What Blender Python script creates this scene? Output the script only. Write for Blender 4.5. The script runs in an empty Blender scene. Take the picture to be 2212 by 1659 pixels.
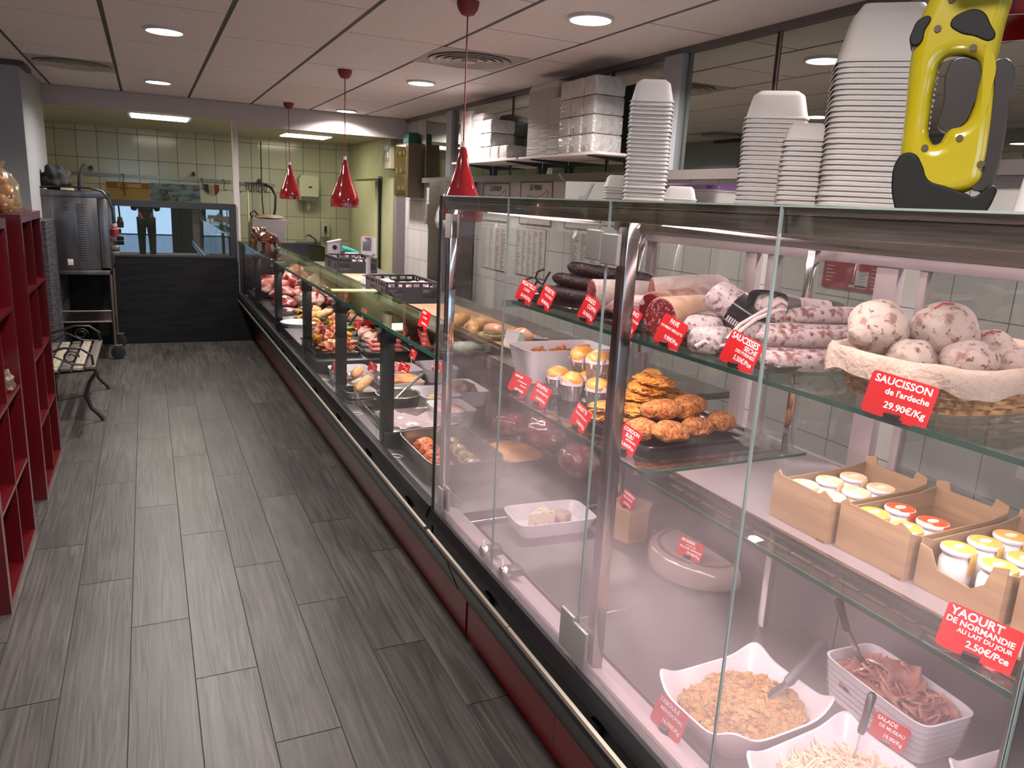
import bpy, bmesh, math, random
from mathutils import Vector, Matrix, noise, Euler
S = bpy.context.scene
C = S.collection
PI = math.pi
R = math.radians

# ---------------------------------------------------------------- camera, sky, exposure
cam_d = bpy.data.cameras.new('camera')
cam = bpy.data.objects.new('camera', cam_d); C.objects.link(cam)
def cam_matrix(yaw, pit, roll, loc):
    cy, sy, cp, sp, cr, sr = math.cos(yaw), math.sin(yaw), math.cos(pit), math.sin(pit), math.cos(roll), math.sin(roll)
    f = Vector((sy*cp, cy*cp, sp)); r = Vector((cy, -sy, 0)); u = r.cross(f)
    r2 = cr*r + sr*u; u2 = -sr*r + cr*u
    m = Matrix((r2, u2, -f)).transposed().to_4x4(); m.translation = loc
    return m
cam.matrix_world = cam_matrix(0.450607, -0.231117, 0.051274, Vector((0, 0, 1.61)))
cam_d.sensor_width = 36; cam_d.lens = 1635.93/2212*36
cam_d.clip_start = 0.02; cam_d.clip_end = 60
S.camera = cam
w = bpy.data.worlds.new('sky'); S.world = w; w.use_nodes = True
wb = w.node_tree.nodes['Background']
wb.inputs[0].default_value = (0.50, 0.66, 0.88, 1); wb.inputs[1].default_value = 3.0
S.view_settings.view_transform = 'Standard'; S.view_settings.look = 'None'
S.view_settings.exposure = 1.15; S.view_settings.gamma = 1; S.view_settings.use_curve_mapping = False

def area(name, loc, sx, sy, power, col, rot=(0, 0, 0), spread=180):
    l = bpy.data.lights.new(name, 'AREA'); l.shape = 'RECTANGLE'; l.size = sx; l.size_y = sy
    l.energy = power; l.color = col; l.spread = R(spread)
    o = bpy.data.objects.new(name, l); C.objects.link(o); o.location = loc; o.rotation_euler = rot
    return o
DOWN = [(.15, 5.22), (.15, 7.69), (1.985, 3.44), (1.985, 6.0), (1.985, 8.5), (.15, 2.72), (.15, .25), (1.985, .95), (1.985, -1.5), (.15, -1.9)]
for x, y in DOWN:
    l = bpy.data.lights.new('downlight_beam', 'AREA'); l.shape = 'DISK'; l.size = .19; l.energy = 23
    l.color = (1, .93, .89); l.spread = R(150); o = bpy.data.objects.new('downlight_beam', l); C.objects.link(o); o.location = (x, y, 2.49)
# kitchen ceiling panels (greenish fluorescents)
area('kitchen_panel_beam', (.18, 9.30, 2.33), .52, .5, 24, (1, .94, .64))
area('kitchen_panel_beam', (1.88, 10.3, 2.33), .55, .5, 29, (1, .94, .64))
# pink-white tubes under the canopy of the tall case and along the serve-over counter
area('case_tube_beam', (.975, 1.07, 1.603), .03, 2.5, 4.6, (1, .86, .85), (0, R(-28), 0))
area('case_tube_beam', (1.46, 1.07, 1.575), .04, 2.5, 2.5, (1, .80, .80), (0, R(22), 0))
area('added_shelf_fill', (1.03, 1.07, 1.316), .02, 1.9, 6.5, (1, .86, .84), (0, R(-20), 0))  # added fill below the upper shelf to brighten the middle one, no tube there
area('added_deck_fill', (1.05, 1.07, .999), .02, 2.2, 6.5, (1, .84, .86), (0, R(-10), 0))  # added fill below the middle shelf, lifts the dark deck; no tube there
area('counter_tube_beam', (1.20, 5.6, 1.06), .04, 6.2, 12, (1, .76, .76), (0, R(4), 0))

# ---------------------------------------------------------------- materials
MATS = {}
def rgb(h):
    h = h.lstrip('#'); v = [int(h[i:i+2], 16)/255 for i in (0, 2, 4)]
    return tuple((c/12.92 if c <= .04045 else ((c+.055)/1.055)**2.4) for c in v) + (1,)
def pm(name, col, rough=.5, metal=0, col2=None, scale=15, lo=.42, hi=.6, bump=0, bscale=None, coat=0, spec=.5,
       stretch=(1, 1, 1), tex='noise', detail=6, col3=None, lo3=.6, hi3=.66, scale3=30, emit=0, alpha=1, sss=0, space='Object', rvar=0):
    if name in MATS: return MATS[name]
    m = bpy.data.materials.new(name); m.use_nodes = True; MATS[name] = m
    nt = m.node_tree; N = nt.nodes; L = nt.links; b = N['Principled BSDF']
    c1 = rgb(col) if isinstance(col, str) else col
    b.inputs['Base Color'].default_value = c1
    b.inputs['Roughness'].default_value = rough; b.inputs['Metallic'].default_value = metal
    b.inputs['Coat Weight'].default_value = coat; b.inputs['Coat Roughness'].default_value = .08
    b.inputs['Specular IOR Level'].default_value = spec
    b.inputs['Alpha'].default_value = alpha
    if sss: b.inputs['Subsurface Weight'].default_value = sss; b.inputs['Subsurface Radius'].default_value = (.02, .008, .005)
    tc = mp = None
    if col2 or bump or col3:
        tc = N.new('ShaderNodeTexCoord'); mp = N.new('ShaderNodeMapping'); mp.inputs['Scale'].default_value = stretch
        L.new(tc.outputs[space], mp.inputs[0])
    out = None
    if col2:
        if tex == 'voronoi':
            t = N.new('ShaderNodeTexVoronoi'); t.inputs['Scale'].default_value = scale; fo = t.outputs['Distance']
        else:
            t = N.new('ShaderNodeTexNoise'); t.inputs['Scale'].default_value = scale; t.inputs['Detail'].default_value = detail; fo = t.outputs['Fac']
        L.new(mp.outputs[0], t.inputs['Vector'])
        r = N.new('ShaderNodeValToRGB'); r.color_ramp.elements[0].position = lo; r.color_ramp.elements[1].position = hi
        r.color_ramp.elements[0].color = c1; r.color_ramp.elements[1].color = rgb(col2)
        L.new(fo, r.inputs[0]); out = r.outputs[0]
    if col3:
        t3 = N.new('ShaderNodeTexNoise'); t3.inputs['Scale'].default_value = scale3; t3.inputs['Detail'].default_value = 4
        L.new(mp.outputs[0], t3.inputs['Vector'])
        r3 = N.new('ShaderNodeValToRGB'); r3.color_ramp.elements[0].position = lo3; r3.color_ramp.elements[1].position = hi3
        r3.color_ramp.elements[0].color = (0, 0, 0, 1); r3.color_ramp.elements[1].color = (1, 1, 1, 1)
        L.new(t3.outputs['Fac'], r3.inputs[0])
        mx = N.new('ShaderNodeMix'); mx.data_type = 'RGBA'; L.new(r3.outputs[0], mx.inputs[0])
        if out: L.new(out, mx.inputs[6])
        else: mx.inputs[6].default_value = c1
        mx.inputs[7].default_value = rgb(col3); out = mx.outputs[2]
    if out: L.new(out, b.inputs['Base Color'])
    if bump:
        tb = N.new('ShaderNodeTexNoise'); tb.inputs['Scale'].default_value = bscale or scale*2; tb.inputs['Detail'].default_value = 5
        L.new(mp.outputs[0], tb.inputs['Vector'])
        bp = N.new('ShaderNodeBump'); bp.inputs['Strength'].default_value = min(1, bump); bp.inputs['Distance'].default_value = .004*max(1, bump)
        L.new(tb.outputs['Fac'], bp.inputs['Height']); L.new(bp.outputs[0], b.inputs['Normal'])
    if emit:
        b.inputs['Emission Color'].default_value = c1; b.inputs['Emission Strength'].default_value = emit
    return m
def emis(name, col, s):
    if name in MATS: return MATS[name]
    m = pm(name, col, rough=.6); b = m.node_tree.nodes['Principled BSDF']
    b.inputs['Emission Color'].default_value = rgb(col); b.inputs['Emission Strength'].default_value = s
    return m
def glassm(name, tint='#ffffff', refl=.1, rough=0., fog=None, edge=0, fogcol='#cbbec2', film=0):
    """clear sheet: see-through plus a mirror layer by angle; fog = (z_top, z_full, amount): condensation on its lower part"""
    if name in MATS: return MATS[name]
    m = bpy.data.materials.new(name); m.use_nodes = True; MATS[name] = m
    nt = m.node_tree; N = nt.nodes; L = nt.links; N.clear()
    out = N.new('ShaderNodeOutputMaterial')
    tr = N.new('ShaderNodeBsdfTransparent'); tr.inputs[0].default_value = rgb(tint)
    gl = N.new('ShaderNodeBsdfGlossy'); gl.inputs['Roughness'].default_value = rough
    lw = N.new('ShaderNodeLayerWeight'); lw.inputs[0].default_value = .25
    mr = N.new('ShaderNodeMapRange'); mr.inputs['From Min'].default_value = 0; mr.inputs['From Max'].default_value = 1
    mr.inputs['To Min'].default_value = refl; mr.inputs['To Max'].default_value = min(1, .75+refl)
    pw = N.new('ShaderNodeMath'); pw.operation = 'POWER'; pw.inputs[1].default_value = 2.2
    L.new(lw.outputs['Facing'], pw.inputs[0]); L.new(pw.outputs[0], mr.inputs['Value'])
    mx = N.new('ShaderNodeMixShader'); L.new(mr.outputs[0], mx.inputs[0]); L.new(tr.outputs[0], mx.inputs[1]); L.new(gl.outputs[0], mx.inputs[2])
    last = mx.outputs[0]
    if fog or film:
        tc = N.new('ShaderNodeTexCoord')
        di = N.new('ShaderNodeBsdfDiffuse'); di.inputs[0].default_value = rgb(fogcol)
        tl = N.new('ShaderNodeBsdfTranslucent'); tl.inputs[0].default_value = rgb(fogcol)
        ad = N.new('ShaderNodeMixShader'); ad.inputs[0].default_value = .6; L.new(di.outputs[0], ad.inputs[1]); L.new(tl.outputs[0], ad.inputs[2])
        f2 = N.new('ShaderNodeMixShader'); L.new(last, f2.inputs[1]); L.new(ad.outputs[0], f2.inputs[2])
        if fog:
            sp = N.new('ShaderNodeSeparateXYZ'); L.new(tc.outputs['Object'], sp.inputs[0])
            nz = N.new('ShaderNodeTexNoise'); nz.inputs['Scale'].default_value = 3.2; nz.inputs['Detail'].default_value = 2; L.new(tc.outputs['Object'], nz.inputs['Vector'])
            a = N.new('ShaderNodeMath'); a.operation = 'MULTIPLY_ADD'; a.inputs[1].default_value = .7; L.new(nz.outputs['Fac'], a.inputs[0]); L.new(sp.outputs['Z'], a.inputs[2])
            s1 = N.new('ShaderNodeMath'); s1.operation = 'SUBTRACT'; s1.inputs[1].default_value = fog[0]+.35; L.new(a.outputs[0], s1.inputs[0])
            s2 = N.new('ShaderNodeMath'); s2.operation = 'MULTIPLY'; s2.inputs[1].default_value = fog[1]; L.new(s1.outputs[0], s2.inputs[0])
            s3 = N.new('ShaderNodeMath'); s3.operation = 'TANH'; L.new(s2.outputs[0], s3.inputs[0])
            r = N.new('ShaderNodeMath'); r.operation = 'MULTIPLY_ADD'; r.inputs[1].default_value = -fog[2]/2; r.inputs[2].default_value = fog[2]/2; L.new(s3.outputs[0], r.inputs[0]); L.new(r.outputs[0], f2.inputs[0])
        else: f2.inputs[0].default_value = film
        last = f2.outputs[0]
    L.new(last, out.inputs[0])
    return m
def tilem(name, u, v, tw, th, ou, ov, gap, c1, c2, cg, rough=.15, bump=.3, nvar=.5, metal=0, wob=.35):
    """rectangular tiles of tw x th on the world axes u, v"""
    m = bpy.data.materials.new(name); m.use_nodes = True; MATS[name] = m
    nt = m.node_tree; N = nt.nodes; L = nt.links; b = N['Principled BSDF']
    tc = N.new('ShaderNodeTexCoord'); sp = N.new('ShaderNodeSeparateXYZ'); L.new(tc.outputs['Object'], sp.inputs[0])
    def cell(ax, wdt, off):
        a = N.new('ShaderNodeMath'); a.operation = 'SUBTRACT'; a.inputs[1].default_value = off-100*wdt; L.new(sp.outputs[ax], a.inputs[0])
        d = N.new('ShaderNodeMath'); d.operation = 'DIVIDE'; d.inputs[1].default_value = wdt; L.new(a.outputs[0], d.inputs[0])
        f = N.new('ShaderNodeMath'); f.operation = 'FRACT'; L.new(d.outputs[0], f.inputs[0])
        fl = N.new('ShaderNodeMath'); fl.operation = 'FLOOR'; L.new(d.outputs[0], fl.inputs[0])
        lt = N.new('ShaderNodeMath'); lt.operation = 'LESS_THAN'; lt.inputs[1].default_value = gap/wdt; L.new(f.outputs[0], lt.inputs[0])
        return lt, fl
    lu, fu = cell(u, tw, ou); lv, fv = cell(v, th, ov)
    mxm = N.new('ShaderNodeMath'); mxm.operation = 'MAXIMUM'; L.new(lu.outputs[0], mxm.inputs[0]); L.new(lv.outputs[0], mxm.inputs[1])
    cb = N.new('ShaderNodeCombineXYZ'); L.new(fu.outputs[0], cb.inputs[0]); L.new(fv.outputs[0], cb.inputs[1])
    wn = N.new('ShaderNodeTexWhiteNoise'); L.new(cb.outputs[0], wn.inputs['Vector'])
    cm = N.new('ShaderNodeMix'); cm.data_type = 'RGBA'; cm.inputs[6].default_value = rgb(c1); cm.inputs[7].default_value = rgb(c2); L.new(wn.outputs['Value'], cm.inputs[0])
    gm = N.new('ShaderNodeMix'); gm.data_type = 'RGBA'; L.new(mxm.outputs[0], gm.inputs[0]); L.new(cm.outputs[2], gm.inputs[6]); gm.inputs[7].default_value = rgb(cg)
    L.new(gm.outputs[2], b.inputs['Base Color'])
    rr = N.new('ShaderNodeMapRange'); rr.inputs['To Min'].default_value = rough; rr.inputs['To Max'].default_value = .9; L.new(mxm.outputs[0], rr.inputs['Value']); L.new(rr.outputs[0], b.inputs['Roughness'])
    nz = N.new('ShaderNodeTexNoise'); nz.inputs['Scale'].default_value = 5; L.new(tc.outputs['Object'], nz.inputs['Vector'])
    hm = N.new('ShaderNodeMath'); hm.operation = 'MULTIPLY_ADD'; hm.inputs[1].default_value = -1; L.new(mxm.outputs[0], hm.inputs[0])
    h2 = N.new('ShaderNodeMath'); h2.operation = 'MULTIPLY'; h2.inputs[1].default_value = wob; L.new(nz.outputs['Fac'], h2.inputs[0]); L.new(h2.outputs[0], hm.inputs[2])
    bp = N.new('ShaderNodeBump'); bp.inputs['Strength'].default_value = bump; bp.inputs['Distance'].default_value = .004; L.new(hm.outputs[0], bp.inputs['Height']); L.new(bp.outputs[0], b.inputs['Normal'])
    b.inputs['Metallic'].default_value = metal
    return m

# ---------------------------------------------------------------- mesh builder
class MB:
    def __init__(s): s.b = bmesh.new(); s.mi = 0
    def _setm(s, faces):
        for f in faces: f.material_index = s.mi
    def box(s, x0, x1, y0, y1, z0, z1, bev=0, seg=2):
        v = [s.b.verts.new((x, y, z)) for x in (x0, x1) for y in (y0, y1) for z in (z0, z1)]
        fs = [s.b.faces.new([v[i] for i in q]) for q in ((0, 1, 3, 2), (4, 6, 7, 5), (0, 4, 5, 1), (2, 3, 7, 6), (0, 2, 6, 4), (1, 5, 7, 3))]
        s._setm(fs)
        if bev:
            es = list({e for f in fs for e in f.edges})
            r = bmesh.ops.bevel(s.b, geom=es, offset=bev, segments=seg, profile=.6, affect='EDGES')
            s._setm(r['faces'])
        return s
    def quad(s, *p):
        f = s.b.faces.new([s.b.verts.new(q) for q in p]); f.material_index = s.mi; return s
    def loft(s, rings, cap=True, close=True):
        vr = [[s.b.verts.new(p) for p in r] for r in rings]
        n = len(vr[0]); fs = []
        for a, b in zip(vr, vr[1:]):
            for i in range(n if close else n-1):
                j = (i+1) % n
                fs.append(s.b.faces.new((a[i], a[j], b[j], b[i])))
        if cap:
            fs.append(s.b.faces.new(list(reversed(vr[0])))); fs.append(s.b.faces.new(vr[-1]))
        s._setm(fs); return s
    def lathe(s, prof, c=(0, 0, 0), n=24, cap=True, ex=1, ey=1):
        return s.loft([[(c[0]+r*ex*math.cos(2*PI*i/n), c[1]+r*ey*math.sin(2*PI*i/n), c[2]+z) for i in range(n)] for r, z in prof], cap)
    def cyl(s, p0, p1, r, n=12, r1=None):
        return s.tube([p0, p1], r, n, r1)
    def tube(s, pts, r, n=8, r1=None, cap=True):
        pts = [Vector(p) for p in pts]; rings = []
        rs = r if isinstance(r, (list, tuple)) else [r]*len(pts)
        if r1 is not None: rs = [r+(r1-r)*i/(len(pts)-1) for i in range(len(pts))]
        up = None
        for i, p in enumerate(pts):
            t = (pts[min(i+1, len(pts)-1)]-pts[max(i-1, 0)]).normalized()
            if up is None:
                a = Vector((0, 0, 1)) if abs(t.z) < .9 else Vector((1, 0, 0))
            else: a = up
            x = t.cross(a).normalized(); up = x.cross(t).normalized()
            rings.append([tuple(p+rs[i]*(math.cos(2*PI*k/n)*x+math.sin(2*PI*k/n)*up)) for k in range(n)])
        return s.loft(rings, cap)
    def prism(s, pts, a, b, axis='y'):
        """outline pts (2D) extruded from a to b along axis"""
        def P(u, v, t): return {'x': (t, u, v), 'y': (u, t, v), 'z': (u, v, t)}[axis]
        return s.loft([[P(u, v, a) for u, v in pts], [P(u, v, b) for u, v in pts]])
    def blob(s, c, r, amp=.1, fs=3, seed=0, sub=3, flat=None, rot=0):
        bb = bmesh.ops.create_icosphere(s.b, subdivisions=sub, radius=1)['verts']
        c = Vector(c); cr, sr = math.cos(rot), math.sin(rot)
        for v in bb:
            d = v.co.normalized(); k = 1+amp*(noise.noise(d*fs+Vector((seed*7.3, seed*3.1, seed)))*1.6)
            x, y, z = d.x*r[0]*k, d.y*r[1]*k, d.z*r[2]*k
            if flat is not None and z < -flat*r[2]: z = -flat*r[2]
            v.co = c+Vector((x*cr-y*sr, x*sr+y*cr, z))
        s._setm({f for v in bb for f in v.link_faces})
        return s
    def rings(s, spec, sup=4, n=32, c=(0, 0, 0), cap=True):
        """superellipse rings: (rx, ry, z)"""
        out = []
        for rx, ry, z in spec:
            ring = []
            for i in range(n):
                a = 2*PI*i/n; ca, sa = math.cos(a), math.sin(a)
                ring.append((c[0]+rx*math.copysign(abs(ca)**(2/sup), ca), c[1]+ry*math.copysign(abs(sa)**(2/sup), sa), c[2]+z))
            out.append(ring)
        return s.loft(out, cap)
    def xf(s, m):
        bmesh.ops.transform(s.b, matrix=m, verts=s.b.verts); return s
    def mesh(s, name, mats, smooth=True, ang=40):
        bmesh.ops.recalc_face_normals(s.b, faces=s.b.faces)
        me = bpy.data.meshes.new(name); s.b.to_mesh(me); s.b.free()
        for m in (mats if isinstance(mats, (list, tuple)) else [mats]): me.materials.append(m)
        if smooth:
            me.shade_smooth(); me.set_sharp_from_angle(angle=R(ang))
        return me
    def build(s, name, mats, parent=None, loc=(0, 0, 0), rot=(0, 0, 0), smooth=True, ang=40, label=None):
        o = bpy.data.objects.new(name, s.mesh(name, mats, smooth, ang)); C.objects.link(o)
        o.location = loc; o.rotation_euler = rot
        if parent: o.parent = parent
        if label: o['label'] = label
        return o
def tag(o, label, cat, group=None, kind=None):
    o['label'] = label; o['category'] = cat
    if group: o['group'] = group
    if kind: o['kind'] = kind
    return o
def thing(name, label, cat, loc=(0, 0, 0), rz=0, group=None, rot=None):
    o = bpy.data.objects.new(name, None); C.objects.link(o); o.location = loc; o.rotation_euler = rot or (0, 0, rz)
    o.empty_display_size = .05
    return tag(o, label, cat, group)
def solo(name, mb, m, label, cat, loc=(0, 0, 0), rot=(0, 0, 0), group=None, kind=None, smooth=True, ang=40):
    return tag(mb.build(name, m, None, loc, rot, smooth, ang), label, cat, group, kind)
def struct(name, mb, m, parent=None, smooth=False):
    o = mb.build(name, m, parent, smooth=smooth)
    if not parent: o['kind'] = 'structure'
    return o
def dup(root, loc, rot=None, label=None, group=None, scale=None):
    r = root.copy(); C.objects.link(r); r.location = loc
    if rot is not None: r.rotation_euler = rot if isinstance(rot, (tuple, list)) else (0, 0, rot)
    if label: r['label'] = label
    if group: r['group'] = group
    if scale: r.scale = scale
    for ch in list(root.children):
        c = ch.copy(); C.objects.link(c); c.parent = r
        for g in list(ch.children):
            d = g.copy(); C.objects.link(d); d.parent = c
    return r
def txt_mesh(lines, name='lettering'):
    """lines: (string, size, x, y, bold); one mesh in the XY plane"""
    bm = bmesh.new()
    for s_, size, x, y, bold, al in lines:
        cu = bpy.data.curves.new('t', 'FONT'); cu.body = s_; cu.size = size; cu.align_x = al; cu.align_y = 'CENTER'; cu.offset = bold*size; cu.resolution_u = 3
        o = bpy.data.objects.new('t', cu); C.objects.link(o)
        me = bpy.data.meshes.new_from_object(o.evaluated_get(bpy.context.evaluated_depsgraph_get()))
        me.transform(Matrix.Translation((x, y, 0))); bm.from_mesh(me)
        bpy.data.objects.remove(o); bpy.data.meshes.remove(me); bpy.data.curves.remove(cu)
    me = bpy.data.meshes.new(name); bm.to_mesh(me); bm.free()
    return me

# shared materials
white_wall = pm('white_paint', '#b5b0ac', .7)
steel = pm('brushed_steel', '#a09a96', .32, 1, col2='#8a8582', scale=8, stretch=(1, 1, 30))
steel2 = pm('bright_steel', '#c5bfbc', .2, 1)
chrome = pm('chrome', '#d8d4d2', .08, 1)
darksteel = pm('dull_steel', '#7c716c', .38, 1)
alu = pm('anodised_aluminium', '#b3a8a8', .4, .8)
blackp = pm('black_plastic', '#0e0d0f', .35)
blackm = pm('black_satin', '#121114', .3, coat=.3)
whitep = pm('white_plastic', '#bdb7b8', .4)
foam = pm('white_foam', '#bcb5b2', .55, sss=.0)
redtag = pm('red_card', '#c40f16', .35, coat=.3)
whiteink = pm('white_ink', '#f2e8e8', .5)
darkink = pm('dark_ink', '#2c2826', .7)
redgloss = pm('red_gloss', '#8c0f14', .12, coat=.6)
pinkwhite = pm('melamine_white', '#d9d2d8', .3, coat=.3)
blacktray = pm('black_tray', '#1b1719', .3, coat=.2)
greenedge = pm('green_glass_edge', '#1d4a40', .1, coat=.5)

# ================================================================ THE ROOM
WR = 2.77   # right wall
CEIL = 2.51
rnd = random.Random(4)
# floor planks 0.2 x 1.2 with narrow joints
def planks():
    bm = bmesh.new(); vals = []
    g = .0018
    for i in range(-5, 16):
        x0 = -.335+.2*i; off = .90-.415*i
        k0 = int((-2.6-off)/1.2)-1
        for k in range(k0, k0+12):
            y0 = off+1.2*k; y1 = y0+1.2
            if y1 < -2.5 or y0 > 8.8: continue
            y0 = max(y0, -2.5); y1 = min(y1, 8.78)
            a, b = max(x0+g, -1.3), min(x0+.2-g, 2.76)
            if b <= a: continue
            f = bm.faces.new([bm.verts.new(p) for p in ((a, y0+g, 0), (b, y0+g, 0), (b, y1-g, 0), (a, y1-g, 0))]); vals.append(rnd.random())
    for p in [[(-1.4, -2.5, -.002), (2.9, -2.5, -.002), (2.9, 8.8, -.002), (-1.4, 8.8, -.002)]]:
        f = bm.faces.new([bm.verts.new(q) for q in p]); f.material_index = 1; vals.append(0)
    me = bpy.data.meshes.new('floor'); bm.to_mesh(me); bm.free()
    at = me.attributes.new('rnd', 'FLOAT', 'FACE')
    for i, v in enumerate(vals): at.data[i].value = v
    return me
m = bpy.data.materials.new('grey_wood_tile'); m.use_nodes = True
nt = m.node_tree; N = nt.nodes; L = nt.links; b = N['Principled BSDF']
tc = N.new('ShaderNodeTexCoord'); at = N.new('ShaderNodeAttribute'); at.attribute_name = 'rnd'
ml = N.new('ShaderNodeMath'); ml.operation = 'MULTIPLY'; ml.inputs[1].default_value = 37; L.new(at.outputs['Fac'], ml.inputs[0])
cb = N.new('ShaderNodeCombineXYZ'); L.new(ml.outputs[0], cb.inputs[0]); L.new(ml.outputs[0], cb.inputs[1]); L.new(ml.outputs[0], cb.inputs[2])
va = N.new('ShaderNodeVectorMath'); L.new(tc.outputs['Object'], va.inputs[0]); L.new(cb.outputs[0], va.inputs[1])
mp = N.new('ShaderNodeMapping'); mp.inputs['Scale'].default_value = (38, 1.7, 1); L.new(va.outputs[0], mp.inputs[0])
n1 = N.new('ShaderNodeTexNoise'); n1.inputs['Scale'].default_value = 1; n1.inputs['Detail'].default_value = 8; n1.inputs['Distortion'].default_value = 1.6; L.new(mp.outputs[0], n1.inputs['Vector'])
mp2 = N.new('ShaderNodeMapping'); mp2.inputs['Scale'].default_value = (7, 2.2, 1); L.new(va.outputs[0], mp2.inputs[0])
n2 = N.new('ShaderNodeTexNoise'); n2.inputs['Scale'].default_value = 1; n2.inputs['Detail'].default_value = 5; L.new(mp2.outputs[0], n2.inputs['Vector'])
r1 = N.new('ShaderNodeValToRGB'); r1.color_ramp.elements[0].position = .32; r1.color_ramp.elements[1].position = .68
r1.color_ramp.elements[0].color = rgb('#2a2725'); r1.color_ramp.elements[1].color = rgb('#474240'); L.new(n1.outputs['Fac'], r1.inputs[0])
r2 = N.new('ShaderNodeValToRGB'); r2.color_ramp.elements[0].position = .34; r2.color_ramp.elements[1].position = .6
r2.color_ramp.elements[0].color = (.6, .6, .6, 1); r2.color_ramp.elements[1].color = (1, 1, 1, 1); L.new(n2.outputs['Fac'], r2.inputs[0])
mm = N.new('ShaderNodeMix'); mm.data_type = 'RGBA'; mm.blend_type = 'MULTIPLY'; mm.inputs[0].default_value = .8; L.new(r1.outputs[0], mm.inputs[6]); L.new(r2.outputs[0], mm.inputs[7])
hs = N.new('ShaderNodeHueSaturation'); L.new(mm.outputs[2], hs.inputs['Color'])
vr = N.new('ShaderNodeMapRange'); vr.inputs['To Min'].default_value = .78; vr.inputs['To Max'].default_value = 1.18; L.new(at.outputs['Fac'], vr.inputs['Value']); L.new(vr.outputs[0], hs.inputs['Value'])
L.new(hs.outputs[0], b.inputs['Base Color']); b.inputs['Roughness'].default_value = .42
bp = N.new('ShaderNodeBump'); bp.inputs['Strength'].default_value = .35; bp.inputs['Distance'].default_value = .002; L.new(n1.outputs['Fac'], bp.inputs['Height']); L.new(bp.outputs[0], b.inputs['Normal'])
grout = pm('dark_joint', '#1b1816', .9)
fl = bpy.data.objects.new('floor', planks()); fl.data.materials.append(m); fl.data.materials.append(grout); C.objects.link(fl); fl['kind'] = 'structure'
kt = pm('kitchen_floor_tile', '#6a5f4c', .5)
struct('floor', MB().quad((-1.4, 8.8, 0), (2.9, 8.8, 0), (2.9, 11.6, 0), (-1.4, 11.6, 0)), kt)

# ceiling: 0.6 x 1.2 panels, staggered, grey bars between
def ceiling():
    m = MB(); m.box(-1.4, 2.9, -2.6, 8.82, CEIL+.004, CEIL+.06)
    m.mi = 1; rr = random.Random(2)
    for i in range(-2, 6):
        x0 = -.16+.605*i; x1 = x0+.605
        st = 5.76 if i % 2 == 0 else 5.18
        for k in range(-8, 4):
            y0 = st+1.2*k; y1 = y0+1.2
            y0 = max(y0, -2.6); y1 = min(y1, 8.79)
            a, b_ = max(x0+.012, -1.4), min(x1-.013, 2.75)
            if y1-y0 < .03 or b_-a < .03: continue
            m.box(a, b_, y0+.006, y1-.006, CEIL, CEIL+.01)
    return m
cbar = pm('grey_ceiling_bar', '#3d3838', .6)
cpan = pm('ceiling_panel', '#c9bfbc', .85, col2='#c2b8b5', scale=60)
struct('ceiling', ceiling(), [cbar, cpan])
struct('ceiling', MB().box(-1.5, 3.0, -2.7, 11.7, 2.60, 2.66), white_wall)  # unseen outer slab, added to stop sky light leaking in above the ceilings
struct('wall_left', MB().box(-1.5, -1.4, -2.6, 11.6, -.05, 2.6), white_wall)
struct('wall_back', MB().box(-1.5, 3.0, 11.6, 11.7, -.05, 2.6), white_wall)
struct('wall_right', MB().box(2.9, 3.0, -2.6, 11.6, -.05, 2.6), white_wall)
struct('ceiling', MB().box(-1.4, 2.9, 8.86, 11.6, 2.34, 2.42), pm('kitchen_ceiling_lining', '#b9b5a2', .5, col2='#a9a590', scale=1, stretch=(1, 40, 1)))
# walls
tile_r = tilem('white_wall_tile_yz', 1, 2, .236, .325, 3.32, 1.285, .004, '#b8b2ae', '#aea8a5', '#4f4844', rough=.16)
tile_k = tilem('cream_wall_tile_xz', 0, 2, .236, .325, -.535, 2.265, .006, '#c3bfa8', '#b6b29a', '#4a4634', rough=.14, wob=.6)
struct('wall_right', MB().box(WR, WR+.12, -2.5, 8.95, 0, CEIL+.05), tile_r)
struct('wall_right', MB().box(WR-.05, WR+.12, 8.95, 11.6, 0, 2.4), pm('green_cast_panel', '#b9b792', .4, col2='#aeac86', scale=2))  # white panel, the greenish cast of the kitchen lamps put into its colour
struct('wall_back', MB().box(-1.4, 2.9, 11.5, 11.6, 0, 2.4), tile_k)
struct('wall_left', MB().box(-1.4, -1.3, -2.5, 11.5, 0, 2.56), white_wall)
hdr = pm('lilac_white_paint', '#a39c9a', .65)
o = MB(); o.box(-1.3, .905, 8.8, 8.86, 2.34, CEIL); o.box(.905, WR, 8.8, 8.9, 2.29, CEIL); struct('trim_1', o, hdr)
struct('trim_2', MB().box(.852, .907, 8.79, 8.86, 1.09, 2.34, .003), hdr)            # white post on the end of the counter
struct('trim_3', MB().box(WR-.03, WR, -2.5, 8.8, 2.475, CEIL, 0), pm('taupe_trim', '#5b5250', .5))
# plain pier on the left with slate cladding at its foot
slate = pm('slate_cladding', '#26242a', .5, col2='#3c3a3f', scale=4, stretch=(1, 1, 9), bump=3, bscale=9)
struct('wall_left', MB().box(-1.3, -.835, 7.32, 8.75, 0, CEIL, .004), pm('grey_blue_paint', '#8b8c90', .6))
struct('trim_4', MB().box(-1.3, -.745, 7.24, 8.7, 0, 1.30, .004), slate)
struct('trim_5', MB().box(-1.3, -.80, 7.29, 7.75, 2.47, 2.5, .0), pm('dark_trim', '#3c3738', .5))
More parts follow.
